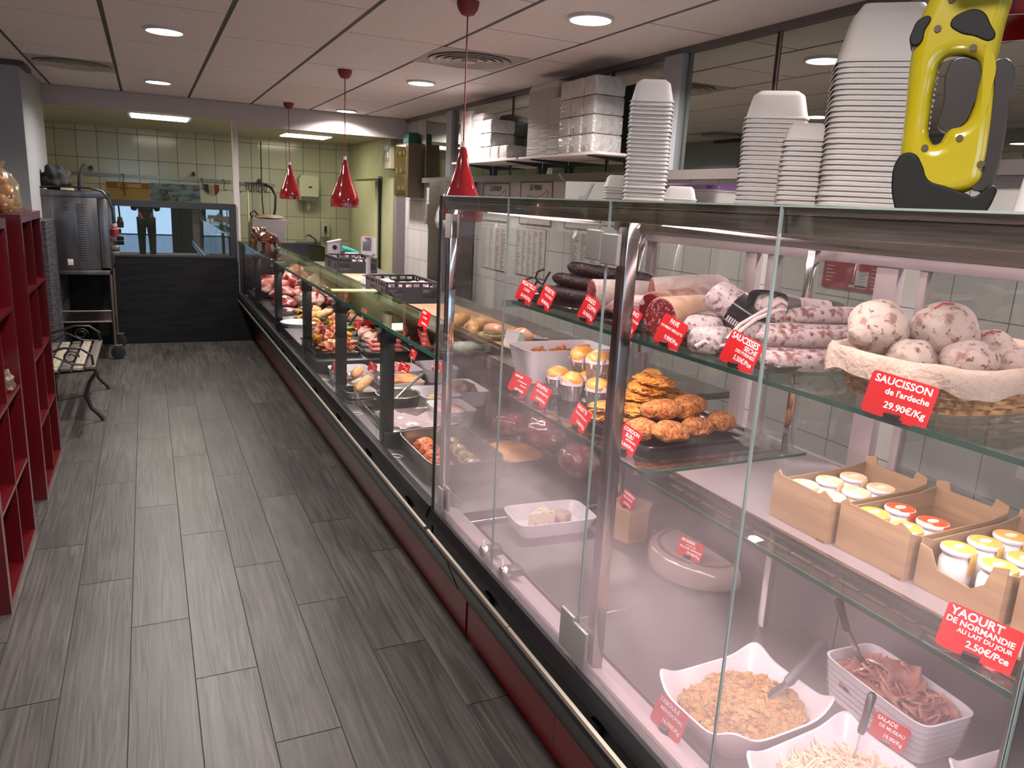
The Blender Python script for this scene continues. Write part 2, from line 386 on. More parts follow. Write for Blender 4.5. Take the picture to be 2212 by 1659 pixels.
# dark low partition with a glass pane closing the shop off from the kitchen
bl = pm('black_wood_panel', '#0a0a0c', .6, spec=.15, col2='#121114', scale=3, stretch=(1, 1, 14), bump=.6, bscale=12)
o = MB(); o.box(-.80, .862, 8.76, 8.85, 0, .905); o.box(.862, 1.9, 8.76, 8.85, 0, .86); struct('wall_far', o, bl)
fr = MB(); fr.box(-.80, .862, 8.755, 8.85, 1.41, 1.475); fr.box(-.80, -.74, 8.755, 8.85, .905, 1.41); fr.box(.80, .862, 8.755, 8.85, .905, 1.41); fr.box(-.74, .80, 8.755, 8.85, .905, .925)
win = struct('window_1', fr, pm('black_frame', '#17171b', .45))
MB().box(-.74, .80, 8.80, 8.806, .925, 1.41).build('glass_pane', glassm('dark_partition_glass', '#9aa3a6', .22), win, smooth=False)
# shop front behind the camera: daylight comes in through it
o = MB(); o.box(-1.4, -1.0, -2.6, -2.5, 0, CEIL); o.box(2.5, 2.9, -2.6, -2.5, 0, CEIL); o.box(-1.0, 2.5, -2.6, -2.5, 2.3, CEIL); o.box(-1.0, 2.5, -2.6, -2.5, 0, .10)
struct('wall_front', o, white_wall)
o = MB()
for x in (-1.0, .04, 1.22, 1.6, 1.9, 2.4): o.box(x, x+.07, -2.58, -2.52, .10, 2.3)
o.box(.52, 1.22, -2.58, -2.52, .10, 2.3)
o.box(-1.0, 2.5, -2.58, -2.52, 2.22, 2.3); o.box(-.93, 2.4, -2.57, -2.53, .50, .53)
win = struct('window_2', o, pm('dark_window_frame', '#1d1e22', .4))
MB().box(-1.0, 2.5, -2.553, -2.547, .1, 2.25).build('glass_pane', glassm('shop_window_glass', '#eef4f6', .04), win, smooth=False)
struct('ground', MB().quad((-8, -14, -.12), (10, -14, -.12), (10, -2.6, -.12), (-8, -2.6, -.12)), pm('street_paving', '#9aa2ad', .7, col2='#8a929e', scale=6))

# mirrors along the right wall
mir = pm('mirror_silver', '#b9c0b8', .01, 1)
o = MB(); o.box(WR-.05, WR, -2.4, 8.15, 1.80, 1.852); struct('trim_6', o, pm('grey_ledge', '#6e6764', .45, .3))
seams = [(8.12, 7.41, 'narrow mirror between the grey fuse cabinet and the far pale pilaster'), (7.25, 5.95, 'wall mirror behind the cling-wrapped boxes nearest the far pilaster'),
         (5.93, 4.45, 'wall mirror behind the two white tray shelves'), (4.43, 3.86, 'narrow wall mirror left of the near pale pilaster'),
         (3.66, 2.99, 'wall mirror right of the near pale pilaster'), (2.97, 1.5, 'wall mirror behind the tall white foam stacks'), (1.48, 0.0, 'long wall mirror at the top right behind the yellow window vacuum')]
for y1, y0, lab in seams:
    t = MB(); t.box(WR-.012, WR-.002, y0+.004, y1-.004, 1.853, 2.475)
    o = solo('wall_mirror', t, mir, lab, 'mirror', group=None, smooth=False)
    for yy in (y0+.002, y1-.006): MB().box(WR-.016, WR-.001, yy, yy+.004, 1.853, 2.475).build('metal_edge', darksteel, o)
for y1, y0, lab in ((7.2, 5.4, 'large mirror high on the left wall nearest the grey pier'), (5.38, 3.3, 'large mirror high on the left wall above the red shelf units'), (3.28, .5, 'large mirror high on the left wall beside the camera')):
    o = solo('wall_mirror', MB().box(-1.298, -1.288, y0, y1, 1.50, 2.47), mir, lab, 'mirror', smooth=False)
pil = pm('pale_pilaster_paint', '#85868b', .5)
struct('trim_7', MB().box(WR-.05, WR, 7.26, 7.40, 1.853, 2.475), pil)
struct('trim_8', MB().box(WR-.05, WR, 3.67, 3.84, 1.853, 2.475), pil)

# ---------------------------------------------------------------- ceiling lights, vents, pendants
lamp_e = emis('lamp_white', '#fff3ec', 9)
k = ['nearer of the two downlights over the left aisle', 'farther of the two downlights over the left aisle', 'round ceiling downlight nearest the tall display case', 'round ceiling downlight right of the middle pendant',
     'round ceiling downlight farthest down the counter']
d0 = thing('ceiling_downlight', 'round white '+k[0], 'ceiling light', (.15, 5.22, 2.50))
MB().lathe([(.112, .010), (.112, -.004), (.100, -.006), (.098, 0), (.098, .008)], n=32, cap=False).build('trim_ring', whitep, d0)
MB().lathe([(.098, .004), (.098, .000)], n=32).build('diffuser', lamp_e, d0)
for i, (x, y) in enumerate(DOWN[1:5]): dup(d0, (x, y, 2.50), label=k[i+1])
for i, (x, y) in enumerate(DOWN[5:]): dup(d0, (x, y, 2.50), label='round ceiling downlight on the street side of the shop', group='downlights behind the camera')
pan_e = emis('panel_white', '#fffce0', 7)
p0 = thing('ceiling_panel_light', 'square ceiling light panel in the kitchen seen above the landscape painting', 'ceiling light', (.18, 9.30, 2.34))
MB().box(-.31, .31, -.30, .30, -.006, .0).build('frame', whitep, p0)
MB().box(-.275, .275, -.265, .265, -.012, -.006).build('diffuser', pan_e, p0)
dup(p0, (1.88, 10.28, 2.34), label='square ceiling light panel in the kitchen above the white towel dispenser')
vm = pm('vent_plastic', '#948b86', .5)
v0 = thing('ceiling_vent', 'round louvred ceiling vent above the tall glass case', 'vent', (1.93, 4.86, 2.51))
MB().box(-.29, .29, -.29, .29, -.004, 0).build('plate', vm, v0)
v = MB()
for r_ in (.24, .19, .14, .09): v.lathe([(r_, -.004), (r_+.02, -.016), (r_+.026, -.014), (r_+.012, -.004)], n=36, cap=False)
v.lathe([(.05, -.004), (.045, -.02)], n=24); v.build('louvre_rings', vm, v0)
dup(v0, (-.46, 7.15, 2.51), label='round louvred ceiling vent in the far left ceiling corner')
lampred = pm('lamp_red_lacquer', '#6a0d13', .08, coat=1)
cord = pm('red_cord', '#6e1216', .5)
def pendant(loc, lab, bot):
    t = thing('pendant_lamp', lab, 'pendant lamp', (loc[0], loc[1], CEIL), group='red pendant lamps over the counter')
    MB().lathe([(.012, -.062), (.03, -.056), (.045, -.035), (.052, -.012), (.052, 0)], n=28).build('ceiling_cup', cord, t)
    MB().cyl((0, 0, -.06), (0, 0, bot-CEIL+.34), .0035, 8).build('cord', cord, t)
    z = bot-CEIL
    MB().lathe([(.011, z+.37), (.011, z+.33)], n=14).build('socket_sleeve', whitep, t)
    prof = [(.012, .345), (.018, .33), (.028, .28), (.040, .23), (.062, .17), (.088, .11), (.102, .07), (.108, .035), (.106, 0)]
    MB().lathe([(r_, z+h) for r_, h in prof]+[(.102, z), (.104, z+.035), (.085, z+.11), (.03, z+.26)], n=40, cap=False).build('shade', lampred, t)
    MB().blob((0, 0, z+.07), (.03, .03, .035), 0, sub=2).build('bulb', pm('bulb_glass', '#d8c7b0', .3), t)
pendant((1.36, 8.34), 'farthest of the red teardrop pendants over the counter', 1.56)
pendant((1.36, 5.87), 'middle red teardrop pendant over the counter in front of the kitchen', 1.535)
pendant((1.385, 3.53), 'red teardrop pendant half hidden by the top edge of the tall glass case', 1.525)
pendant((1.36, .93), 'nearest red teardrop pendant cut by the upper right corner behind the yellow vacuum', 1.95)

# ================================================================ COUNTERS
GX = .87
plinth_m = pm('red_plinth', '#7d0d14', .3, coat=.3)
olive = pm('dark_gloss_panel', '#14130f', .3, coat=.15, spec=.3)
deckm = pm('deck_steel', '#8f8a8a', .36, .9, col2='#827c7c', scale=4)
sillm = pm('pale_sill', '#a79a9e', .35, .5)
postm = pm('black_post', '#141315', .3, coat=.2)
tubem = emis('tube_white', '#fff0ee', 6)
clear = glassm('counter_glass', '#f3f6f4', .035)
fogg = glassm('fogged_case_glass', '#f6f4f4', .03, fog=(.93, 4.0, .235))
fogsheet = glassm('condensation_film', '#ffffff', 0, fog=(.90, 3.6, .235))
shelfg = glassm('shelf_glass', '#e3ede8', .06)
topg = glassm('counter_top_glass', '#d9ded2', .12)
def base_parts(t, y0, y1, joints):
    n = 0
    for a, b_ in zip([y0]+joints, joints+[y1]):
        m = MB(); m.prism([(1.02, 0), (1.02, .20), (1.05, .20), (1.05, 0)], a+.001, b_-.001); m.build('plinth_panel', plinth_m, t)
        m = MB(); m.prism([(.985, .19), (.915, .36), (.925, .44), (.99, .44), (1.02, .2)], a+.001, b_-.001); m.build('lower_panel', olive, t)
        m = MB(); m.prism([(.842, .458), (.845, .466), (.853, .469), (.858, .462), (.856, .452), (.847, .450)], a+.002, b_-.002); m.build('bumper_rail', pm('bumper_steel', '#c4b9ac', .22, .9), t)
        m = MB(); m.prism([(.848, .508), (.853, .528), (.862, .545), (.884, .552), (.895, .545), (.895, .49), (.86, .49)], a+.001, b_-.001); m.build('bumper_cap', blackm, t)
    m = MB(); m.box(.872, .93, y0, y1, .40, .50); m.build('rail_recess', blackp, t)
    yy = y0+.25
    while yy < y1: MB().box(.86, .875, yy, yy+.035, .44, .475).build('rail_bracket', blackp, t); yy += .62
# ---- low serve-over counter running to the far end
t = thing('serve_over_counter', 'long low glass-fronted meat counter with red plinth running down to the black partition', 'display counter', (0, 0, 0))
CO = t
base_parts(t, 2.41, 8.74, [4.0, 5.6, 7.2])
MB().box(1.05, 2.18, 2.41, 8.70, .0, .47).build('cabinet_body', blackp, t)
MB().prism([(.886, .53), (.978, .515), (.978, .49), (.886, .49)], 2.41, 8.7).build('front_sill', pm('grey_sill', '#5a5154', .4, .3), t)
MB().box(.978, 1.77, 2.41, 8.7, .47, .50).build('deck', deckm, t)
MB().box(.982, .986, 2.41, 8.7, .50, .545).build('low_glass_upstand', clear, t, smooth=False)
m = MB(); m.box(.984, .988, 2.41, 8.7, .543, .546); m.build('upstand_edge', steel2, t)
g = MB()
yy = 2.6
while yy < 8.6: g.box(.996, 1.045, yy, yy+.003, .5, .503); yy += .012
g.build('air_grille', blackp, t, smooth=False)
MB().box(1.77, 1.80, 2.41, 8.7, .47, .86).build('rear_wall', deckm, t)
MB().box(1.48, 2.20, 2.41, 8.7, .86, .89, .003).build('worktop', steel, t)
MB().box(.868, .92, 8.66, 8.74, .49, 1.095).build('end_frame', postm, t)
MB().box(.864, .868, 8.69, 8.74, .55, 1.09).build('chrome_edge', steel2, t)
MB().box(.91, 1.6, 8.66, 8.69, .5, 1.09).build('end_panel', postm, t)
seamY = [8.72, 7.56, 6.30, 5.06, 4.07, 3.17, 2.41]
for a, b_ in zip(seamY, seamY[1:]):
    o = MB().box(.870, .877, b_+.003, a-.003, .552, 1.086).build('front_pane', clear, t, smooth=False)
    MB().box(.868, .879, b_+.003, a-.003, 1.084, 1.0885).build('polished_edge', greenedge, o, smooth=False)
o = MB().box(.872, 1.175, 2.41, 8.70, 1.09, 1.098).build('top_glass', topg, t, smooth=False)
MB().box(.871, .873, 2.41, 8.70, 1.0895, 1.0985).build('polished_edge', greenedge, o, smooth=False)
MB().box(1.174, 1.176, 2.41, 8.70, 1.0895, 1.0985).build('polished_edge', greenedge, o, smooth=False)
for y in seamY[1:-1]:
    MB().box(.895, .950, y-.014, y+.030, .50, 1.05, .002).build('post', postm, t)
    q = MB().box(.885, .95, y-.035, y+.04, 1.0, 1.06, .004).box(.885, .90, y-.05, y+.02, 1.05, 1.085, .002).build('glass_clamp', blackm, t)
    MB().cyl((.868, y-.018, 1.055), (.878, y-.018, 1.055), .009, 12).build('clamp_screw', steel2, q)
    MB().cyl((.868, y+.016, 1.055), (.878, y+.016, 1.055), .009, 12).build('clamp_screw', steel2, q)
    MB().box(.90, .99, y-.03, y+.05, .50, .60, .006).build('post_foot', postm, t)
m = MB()
for y in (3.02, 3.72, 4.5, 5.5, 6.6): m.loft([[(.925+.022*math.cos(a)+dr*math.cos(a), y+.022*math.sin(a)+dr*math.sin(a), .532+dz) for a in [2*PI*i/20 for i in range(20)]] for dr, dz in ((0, 0), (.002, .002), (.004, 0))], cap=False)
# suction rings are separate pieces
m.b.free()
for y in (3.02, 3.72, 4.5, 5.5, 6.6):
    MB().lathe([(.021, 0), (.023, .003), (.026, .003), (.027, 0)], n=24, cap=False).build('suction_ring', whitep, t, loc=(.925, y, .528), rot=(0, R(8), 0))
for y in (2.75, 3.27, 3.95):
    MB().box(.975, .994, y, y+.014, .52, .556, .002).box(.978, .99, y+.004, y+.010, .556, .57).build('upstand_clip', whitep, t)
m = MB().box(1.10, 1.16, 2.5, 8.6, 1.068, 1.084, .002).build('lamp_housing', whitep, t)
MB().box(1.115, 1.145, 2.55, 8.55, 1.062, 1.068).build('tube', tubem, m)

# ---- tall case near the camera
Y0, Y1 = -.25, 2.39
t = thing('tall_display_case', 'tall fogged glass display case on a red plinth, full height in the foreground', 'display case', (0, 0, 0))
CA = t
base_parts(t, Y0, Y1, [.55, 1.70])
MB().box(1.05, 1.66, Y0, Y1, .0, .46).build('cabinet_body', blackp, t)
MB().prism([(.886, .545), (.892, .556), (.955, .535), (.968, .528), (.968, .46), (.886, .46)], Y0, Y1).build('front_sill', pm('pink_white_sill', '#cdbfc3', .28, .25, col2='#c0b0b5', scale=3, stretch=(30, .3, 1)), t)
MB().box(.968, 1.005, Y0, Y1, .44, .47).build('drain_channel', darksteel, t)
dk = MB()
for a, b_ in ((Y0, .86), (.862, 1.62), (1.622, Y1-.10)): dk.box(1.005, 1.60, a, b_, .46, .50, .002, 1)
dk.build('deck', deckm, t)
MB().cyl((.97, Y1-.09, .51), (1.5, Y1-.09, .51), .006).build('deck_rail', steel2, t)
bw = MB()
for a, b_ in ((Y0, .62), (.623, 1.25), (1.253, 1.9), (1.903, Y1)): bw.box(1.60, 1.63, a, b_, .46, .985)
bw.build('rear_wall', pm('case_back_steel', '#8d8488', .42, .75, col2='#80787b', scale=3), t)
panes = [2.385, 1.873, 1.372, .891, .43, Y0]
pg = []
for a, b_ in zip(panes, panes[1:]):
    o = MB().box(.868, .872, b_+.001, a-.001, .552, 1.63).build('front_pane', fogg, t, smooth=False)
    q = MB().quad((.8735, b_+.003, .556), (.8735, a-.003, .556), (.8735, a-.003, 1.585), (.8735, b_+.003, 1.585)).build('condensation', fogsheet, o, smooth=False)
    em = pm('polished_glass_edge', '#7f8a88', .12, coat=.5)
    MB().box(.8676, .8724, b_+.0008, b_+.0020, .552, 1.63).build('polished_edge', em, o, smooth=False)
    MB().box(.8676, .8724, a-.0020, a-.0008, .552, 1.63).build('polished_edge', em, o, smooth=False)
    MB().box(.8676, .8724, b_+.003, a-.003, 1.6285, 1.6315).build('top_edge', em, o, smooth=False)
MB().box(.90, 1.56, 2.375, 2.381, .50, 1.60).build('side_pane', glassm('side_glass', '#eef2f1', .06), t, smooth=False)
MB().box(.882, .905, 2.335, 2.375, .50, 1.625, .002).build('chrome_post', chrome, t)
MB().box(.862, .868, 2.380, 2.392, .50, 1.63).build('dark_edge_strip', postm, t)
MB().box(.895, .925, 1.338, 1.372, .50, 1.60, .003).build('chrome_post', pm('grey_chrome', '#8e8886', .14, 1), t)
MB().box(.888, .915, .412, .444, .50, 1.60, .003).build('chrome_post', postm, t)
MB().box(.884, .888, .440, .4445, .50, 1.60).build('bright_strip', steel2, t)
cl = pm('hinge_plate_steel', '#8f8885', .35, .35)
for y, z0, z1 in ((1.345, .565, .665), (1.405, .575, .675), (1.345, 1.50, 1.565), (1.41, 1.505, 1.57), (.395, .57, .66), (.465, .57, .66)):
    MB().box(.856, .8665, y-.0305, y+.0305, z0, z1, .004, 3).build('hinge_plate', cl, t)
for z0, z1 in ((.575, .66), (1.50, 1.575)):
    MB().box(.855, .862, 2.27, 2.315, z0, z1, .003).box(.878, .886, 2.27, 2.315, z0, z1, .003).build('hinge_plate', cl, t)
for y in (1.955, 1.81):
    q = MB().lathe([(.017, -.014), (.019, -.01), (.019, .01), (.017, .014)], n=20).build('glass_stop', steel2, t, loc=(.885, y, .575), rot=(0, R(90), 0))
    MB().box(-.012, .012, -.02, .02, .01, .05, .002).build('stop_plate', darksteel, q)
    MB().tube([(.03, .01, 0), (.04, .03, .01), (.032, .06, .02), (.005, .085, .03)], .0045, 8).build('hook', whitep, q)
# canopy and rear frame
MB().box(.874, 1.56, Y0, Y1-.01, 1.618, 1.630, .002).build('roof_sheet', steel, t)
MB().box(.878, .90, Y0, Y1-.01, 1.588, 1.617, .003).build('front_fascia', steel, t)
o = MB().box(.94, 1.01, Y0+.05, Y1-.06, 1.610, 1.617, .002).build('lamp_housing', steel, t)
MB().box(.955, .99, Y0+.1, Y1-.1, 1.605, 1.6095).build('tube', tubem, o)
MB().box(1.53, 1.56, Y0, Y1-.01, 1.542, 1.618).build('rear_fascia', pm('brown_steel', '#6a605a', .6, .5), t)
pinkal = pm('pinkish_aluminium', '#9d8f92', .4, .4)
MB().box(1.54, 1.585, Y0, Y1-.01, 1.515, 1.541, .002).build('door_track', pinkal, t)
MB().box(1.56, 1.60, Y0, Y1-.01, .985, 1.0, .002).build('door_track', pinkal, t)
for y, w_ in ((2.30, .05), (2.20, .03), (1.70, .045), (1.615, .04), (1.245, .06), (1.15, .02), (.70, .05), (.25, .05)):
    MB().box(1.565, 1.59, y-w_/2, y+w_/2, 1.0, 1.515, .002).build('door_stile', pinkal, t)
for a, b_ in ((2.3, 1.7), (1.615, 1.245), (1.15, .7), (.68, .25)):
    MB().box(1.572, 1.577, b_, a, 1.0, 1.515).build('sliding_door_glass', glassm('door_glass', '#d8dcda', .05), t, smooth=False)
for y in (2.16, 1.41, .55):
    MB().box(1.49, 1.51, y-.012, y+.012, .5, 1.54, .002).build('shelf_upright', chrome, t)
# shelves
o = MB().box(.985, 1.50, .0, 2.06, 1.322, 1.330).build('upper_shelf', shelfg, t, smooth=False)
MB().box(.983, .986, .0, 2.06, 1.3215, 1.3305).build('polished_edge', greenedge, o, smooth=False)
o = MB().box(1.0, 1.50, 1.345, 2.20, 1.022, 1.030).build('middle_shelf', shelfg, t, smooth=False)
MB().box(.998, 1.001, 1.345, 2.20, 1.0215, 1.0305).build('polished_edge', greenedge, o, smooth=False)
MB().box(1.0, 1.50, 1.3425, 1.3455, 1.0215, 1.0305).build('polished_edge', greenedge, o, smooth=False)
o = MB().box(1.0, 1.075, .0, 1.335, 1.008, 1.016).build('yoghurt_shelf_glass', shelfg, t, smooth=False)
MB().box(.998, 1.001, .0, 1.335, 1.0075, 1.0165).build('polished_edge', greenedge, o, smooth=False)
sh = MB().box(1.072, 1.50, .0, 1.335, 1.010, 1.028, .003).build('yoghurt_shelf_plate', pm('shelf_plate', '#a0969a', .3, .6), t)
MB().box(1.062, 1.072, .0, 1.335, 1.016, 1.031, .002).build('bright_lip', steel2, sh)
sl = MB()
yy = .05
while yy < 1.28: sl.box(1.030, 1.040, yy, yy+.042, 1.0165, 1.0175); yy += .052
sl.build('slots', darksteel, sh, smooth=False)
for y in (2.16, 1.41, .55):
    for z in (1.300, 1.0):
        x0 = 1.0 if z > 1.2 else 1.02
        MB().prism([(x0, z), (x0, z+.018), (1.5, z+.018), (1.5, z-.03), (1.40, z-.022)], y-.006, y+.006).build('shelf_bracket', chrome, t)
MB().prism([(.95, 1.585), (.955, 1.590), (1.53, 1.556), (1.53, 1.548)], 2.20, 2.23).build('canopy_arm', chrome, t)
MB().prism([(.95, 1.585), (.955, 1.590), (1.53, 1.556), (1.53, 1.548)], 1.30, 1.33).build('canopy_arm', chrome, t)

# ================================================================ TALL CASE CONTENTS
def card(name, label, loc, lines, w=.092, h=.064, tilt=-18, rz=-90, spin=0, pick=0, clip='black', group='red price cards', bars=False, mirror=False):
    t = thing(name, label, 'price card', loc, 0, group, rot=(0, 0, R(rz)))
    T = Matrix.Rotation(R(tilt), 4, 'X') @ Matrix.Rotation(R(spin), 4, 'Y')
    c = .006; pts = []
    for cx, cy, a0 in ((w/2-c, c, -90), (w/2-c, h-c, 0), (-w/2+c, h-c, 90), (-w/2+c, c, 180)):
        for k in range(4): a = R(a0+30*k); pts.append((cx+c*math.cos(a), cy+c*math.sin(a)))
    m = MB().prism(pts, -.0006, .0006); m.xf(Matrix.Translation((0, 0, pick)) @ T); m.build('card', redtag, t)
    if bars:
        m = MB()
        rr = random.Random(int(abs(loc[1])*1000))
        for k, (yy, ww, hh) in enumerate(((.82, .42, .11), (.62, .5, .05), (.46, .3, .05), (.2, .5, .11))):
            n = 5 if k != 3 else 7; x = (-w/2+.01) if k == 0 else (w/2-.01-ww*w)
            for q in range(n):
                a = x+q*ww*w/n; m.quad((a, -.0009, h*yy-h*hh/2), (a+ww*w/n*rr.uniform(.55, .8), -.0009, h*yy-h*hh/2), (a+ww*w/n*.7, -.0009, h*yy+h*hh/2), (a, -.0009, h*yy+h*hh/2))
        m.xf(Matrix.Translation((0, 0, pick)) @ T); m.build('lettering', whiteink, t, smooth=False)
    else:
        L_ = []
        n = len(lines)
        for k, (s_, sz, al) in enumerate(lines):
            y = h*({3: (.84, .60, .29), 4: (.85, .65, .49, .28)}[n][k])
            x = {'LEFT': -w/2+.006, 'CENTER': 0, 'RIGHT': w/2-.006}[al]
            L_.append((s_, sz*1.03, x, y, .022, al))
        me = txt_mesh(L_); me.materials.append(whiteink)
        me.transform(Matrix.Translation((0, 0, pick)) @ T @ Matrix.Translation((0, -.0010, 0)) @ Matrix.Rotation(PI/2, 4, 'X'))
        o = bpy.data.objects.new('lettering', me); C.objects.link(o); o.parent = t
    if pick:
        MB().prism([(-.004, 0), (-.001, 0), (.006, pick+.006), (-.006, pick+.006)], -.002, .002).box(-.011, .011, -.004, .004, pick+.001, pick+.010, .001).build('spike', whitep, t)
    elif clip:
        m = MB().box(-.011, .011, -.006, .004, .001, .0095, .001).lathe([(.020, 0), (.020, .002)], c=(0, .012, 0), n=20); m.build('clip', blackp if clip == 'black' else chrome, t)
    return t
Lf, Ct, Rt = 'LEFT', 'CENTER', 'RIGHT'
card('price_card', 'red card reading FIGATELLI in front of the dark sausages', (1.0, 2.03, 1.331), [('FIGATELLI', .0155, Lf), ('CORSE', .010, Ct), ('24.90€/Kg', .0125, Rt)], w=.085, spin=12, rz=-80)
card('price_card', 'red card reading ROSETTE PUR PORC', (.998, 1.895, 1.331), [('ROSETTE', .0145, Ct), ('PUR PORC', .010, Rt), ('28.90€/Kg', .0125, Rt)], w=.080, spin=12)
card('price_card', 'red card reading LONZO COPPA', (1.0, 1.665, 1.331), [('LONZO', .0145, Lf), ('COPPA', .0145, Rt), ('36.90€/Kg', .0125, Rt)], w=.082, spin=12)
card('price_card', 'red card reading FIOLINO half hidden by the chrome post', (.996, 1.475, 1.331), [('FIOLINO', .0145, Lf), ('SAUCISSON ITALIEN', .0075, Lf), ('48.90€/Kg', .0135, Rt)], w=.074, spin=12)
card('price_card', 'red card reading PAVE AU PIMENT ESPELLETTE', (.996, 1.315, 1.331), [('PAVE', .0145, Ct), ('AU PIMENT ESPELLETTE', .0075, Ct), ('9.90€/Pce', .0125, Rt)], spin=10)
card('price_card', 'red card reading SAUCISSES SECHE DES PYRENEES', (.996, 1.095, 1.331), [('SAUCISSES', .0165, Lf), ('SECHE', .0125, Rt), ('DES PYRENEES', .0085, Rt), ('5.50€/Pce', .0125, Rt)], w=.095, spin=10)
card('price_card', "red card reading SAUCISSON de l'ardeche in front of the wicker basket", (.975, .728, 1.331), [('SAUCISSON', .0150, Ct), ("de l'ardeche", .0125, Rt), ('29.90€/Kg', .0135, Rt)], w=.095, spin=6, rz=-72, tilt=-10)
card('price_card', 'red card edge on at the left end of the middle shelf', (1.03, 2.10, 1.031), [], w=.075, bars=True, rz=-60, spin=14)
card('price_card', 'red card reading SOUFFLE AU FROMAGE', (1.03, 1.955, 1.031), [('SOUFFLE', .0130, Lf), ('AU FROMAGE', .0085, Rt), ('3.80€/Pce', .0110, Rt)], w=.075, spin=12, rz=-75)
card('price_card', 'red card reading GALETTE de pomme de terre, seen through fog', (1.02, 1.70, 1.031), [('GALETTE', .0130, Lf), ('de pomme de terre', .0080, Ct), ('15.80€/Kg', .0110, Rt)], w=.085, spin=12)
card('price_card', 'red card reading CORDON BLEU', (1.035, 1.49, 1.031), [('CORDON', .0125, Lf), ('BLEU', .0125, Ct), ('ARTISANAL', .0070, Rt), ('3.80€/Pce', .0110, Rt)], w=.070, spin=10, rz=-80)
card('price_card', 'red card reading YAOURT DE NORMANDIE', (1.02, .575, 1.017), [('YAOURT', .0165, Lf), ('DE NORMANDIE', .0115, Rt), ('AU LAIT DU JOUR', .0085, Rt), ('2.50€/Pce', .0130, Rt)], w=.098, spin=4, rz=-72, h=.066)
card('price_card', 'red card reading PARMESAN REGGIANO stuck on the cheese block', (1.44, 2.035, .612), [('PARMESAN', .0125, Ct), ('REGGIANO', .0105, Ct), ('34.80€/Kg', .0105, Rt)], w=.072, h=.058, spin=5)
card('price_card', 'red card reading MORBIER on the cheese wheel', (1.455, 1.70, .576), [('MORBIER', .0120, Lf), ('AU LAIT CRU', .0060, Ct), ('180 JOURS AFFINAGE', .0085, Ct), ('29.90€/Kg', .0110, Rt)], w=.090, h=.058, spin=2, rz=-75)
card('price_card', 'red card reading TABOULE MERIDIONAL on the front sill', (.93, 1.10, .546), [('TABOULE', .0130, Lf), ('MERIDIONAL', .0110, Rt), ('16.90€/Kg', .0120, Rt)], w=.088, spin=4, rz=-82)
card('price_card', 'red card reading SALADE DE MUSEAU', (1.365, .905, .53), [('SALADE', .0120, Lf), ('DE MUSEAU', .0100, Rt), ('19.90/Kg', .0110, Rt)], w=.075, h=.055, spin=3, rz=-75, tilt=-22, clip='chrome')

# trays
def tray(name, label, cat, loc, w, d, h, m, rz=0, group=None, lip=.012, flare=.012, sup=9, thick=.003, inner=None, build_parent=None):
    """open tray w(x) by d(y), origin at the centre of its base"""
    b = MB(); hw, hd = w/2, d/2
    b.rings([(hw-flare, hd-flare, 0), (hw-flare*.3, hd-flare*.3, h*.85), (hw, hd, h), (hw+lip*.2, hd+lip*.2, h+.001), (hw+lip*.1, hd+lip*.1, h+.003),
             (hw-thick, hd-thick, h+.002), (hw-flare*.3-thick, hd-flare*.3-thick, h*.85), (hw-flare-thick, hd-flare-thick, thick)], sup=sup, n=64)
    return solo(name, b, m, label, cat, loc, (0, 0, R(rz)), group, ang=50)
z = 1.3305
tray('shelf_tray', 'black plastic tray under the dark sausages on the upper shelf', 'tray', (1.235, 1.93, z), .42, .33, .014, blacktray, sup=12)
tray('shelf_tray', 'black plastic tray under the cut salami on the upper shelf', 'tray', (1.235, 1.57, z), .42, .30, .014, blacktray, sup=12)
tray('shelf_tray', 'black plastic tray under the white speckled sausages on the upper shelf', 'tray', (1.225, 1.20, z), .40, .38, .014, blacktray, sup=12)
smoked = pm('smoked_sausage', '#150b0d', .5, col2='#2c1719', scale=60, bump=2, bscale=70, col3='#7a5a4a', scale3=25, lo3=.68, hi3=.75)
def sausage(name, label, pts, r, m, cat='sausage', group=None, ends=.35, parts=None, nseg=14, wob=.06, seed=0):
    P = [Vector(p) for p in pts]; L_ = len(P)-1; sp = []; rs = []
    for i in range(nseg+1):
        t_ = i/nseg*L_; k = min(int(t_), L_-1); f = t_-k
        p0, p1, p2, p3 = P[max(k-1, 0)], P[k], P[k+1], P[min(k+2, L_)]
        sp.append(.5*((2*p1)+(p2-p0)*f+(2*p0-5*p1+4*p2-p3)*f*f+(3*p1-p0-3*p2+p3)*f**3))
        e = min(i, nseg-i)/nseg; q = 1 if e > .14 else (.30+.70*math.sin(e/.14*PI/2))
        rs.append(r*q*(1+wob*noise.noise(Vector((i*.7, seed*5.1, 0)))*2))
    org = sum(sp, Vector())/len(sp)
    b = MB().tube([p-org for p in sp], rs, 16)
    return solo(name, b, m, label, cat, org, group=group, ang=70)
G1 = 'dark smoked sausages piled on the upper shelf'
for i, (a, b_, lab) in enumerate([((1.09, 2.10, 1.360), (1.16, 1.76, 1.362), 'lowest dark smoked sausage, nearest the red cards'), ((1.15, 2.11, 1.362), (1.22, 1.76, 1.364), 'dark smoked sausage second from the glass in the bottom layer'),
        ((1.21, 2.12, 1.362), (1.29, 1.78, 1.364), 'dark smoked sausage third from the glass in the bottom layer'), ((1.14, 2.10, 1.398), (1.20, 1.75, 1.396), 'dark smoked sausage in the second layer of the pile'),
        ((1.20, 2.11, 1.400), (1.27, 1.76, 1.400), 'dark smoked sausage right behind the second layer of the pile'), ((1.18, 2.08, 1.434), (1.25, 1.72, 1.430), 'dark smoked sausage on top of the pile')]):
    a = Vector(a); b_ = Vector(b_); mid = (a+b_)/2+Vector((.012, 0, -.003))
    sausage('smoked_sausage', lab, [a, mid, b_], .0195, smoked, group=G1, seed=i)
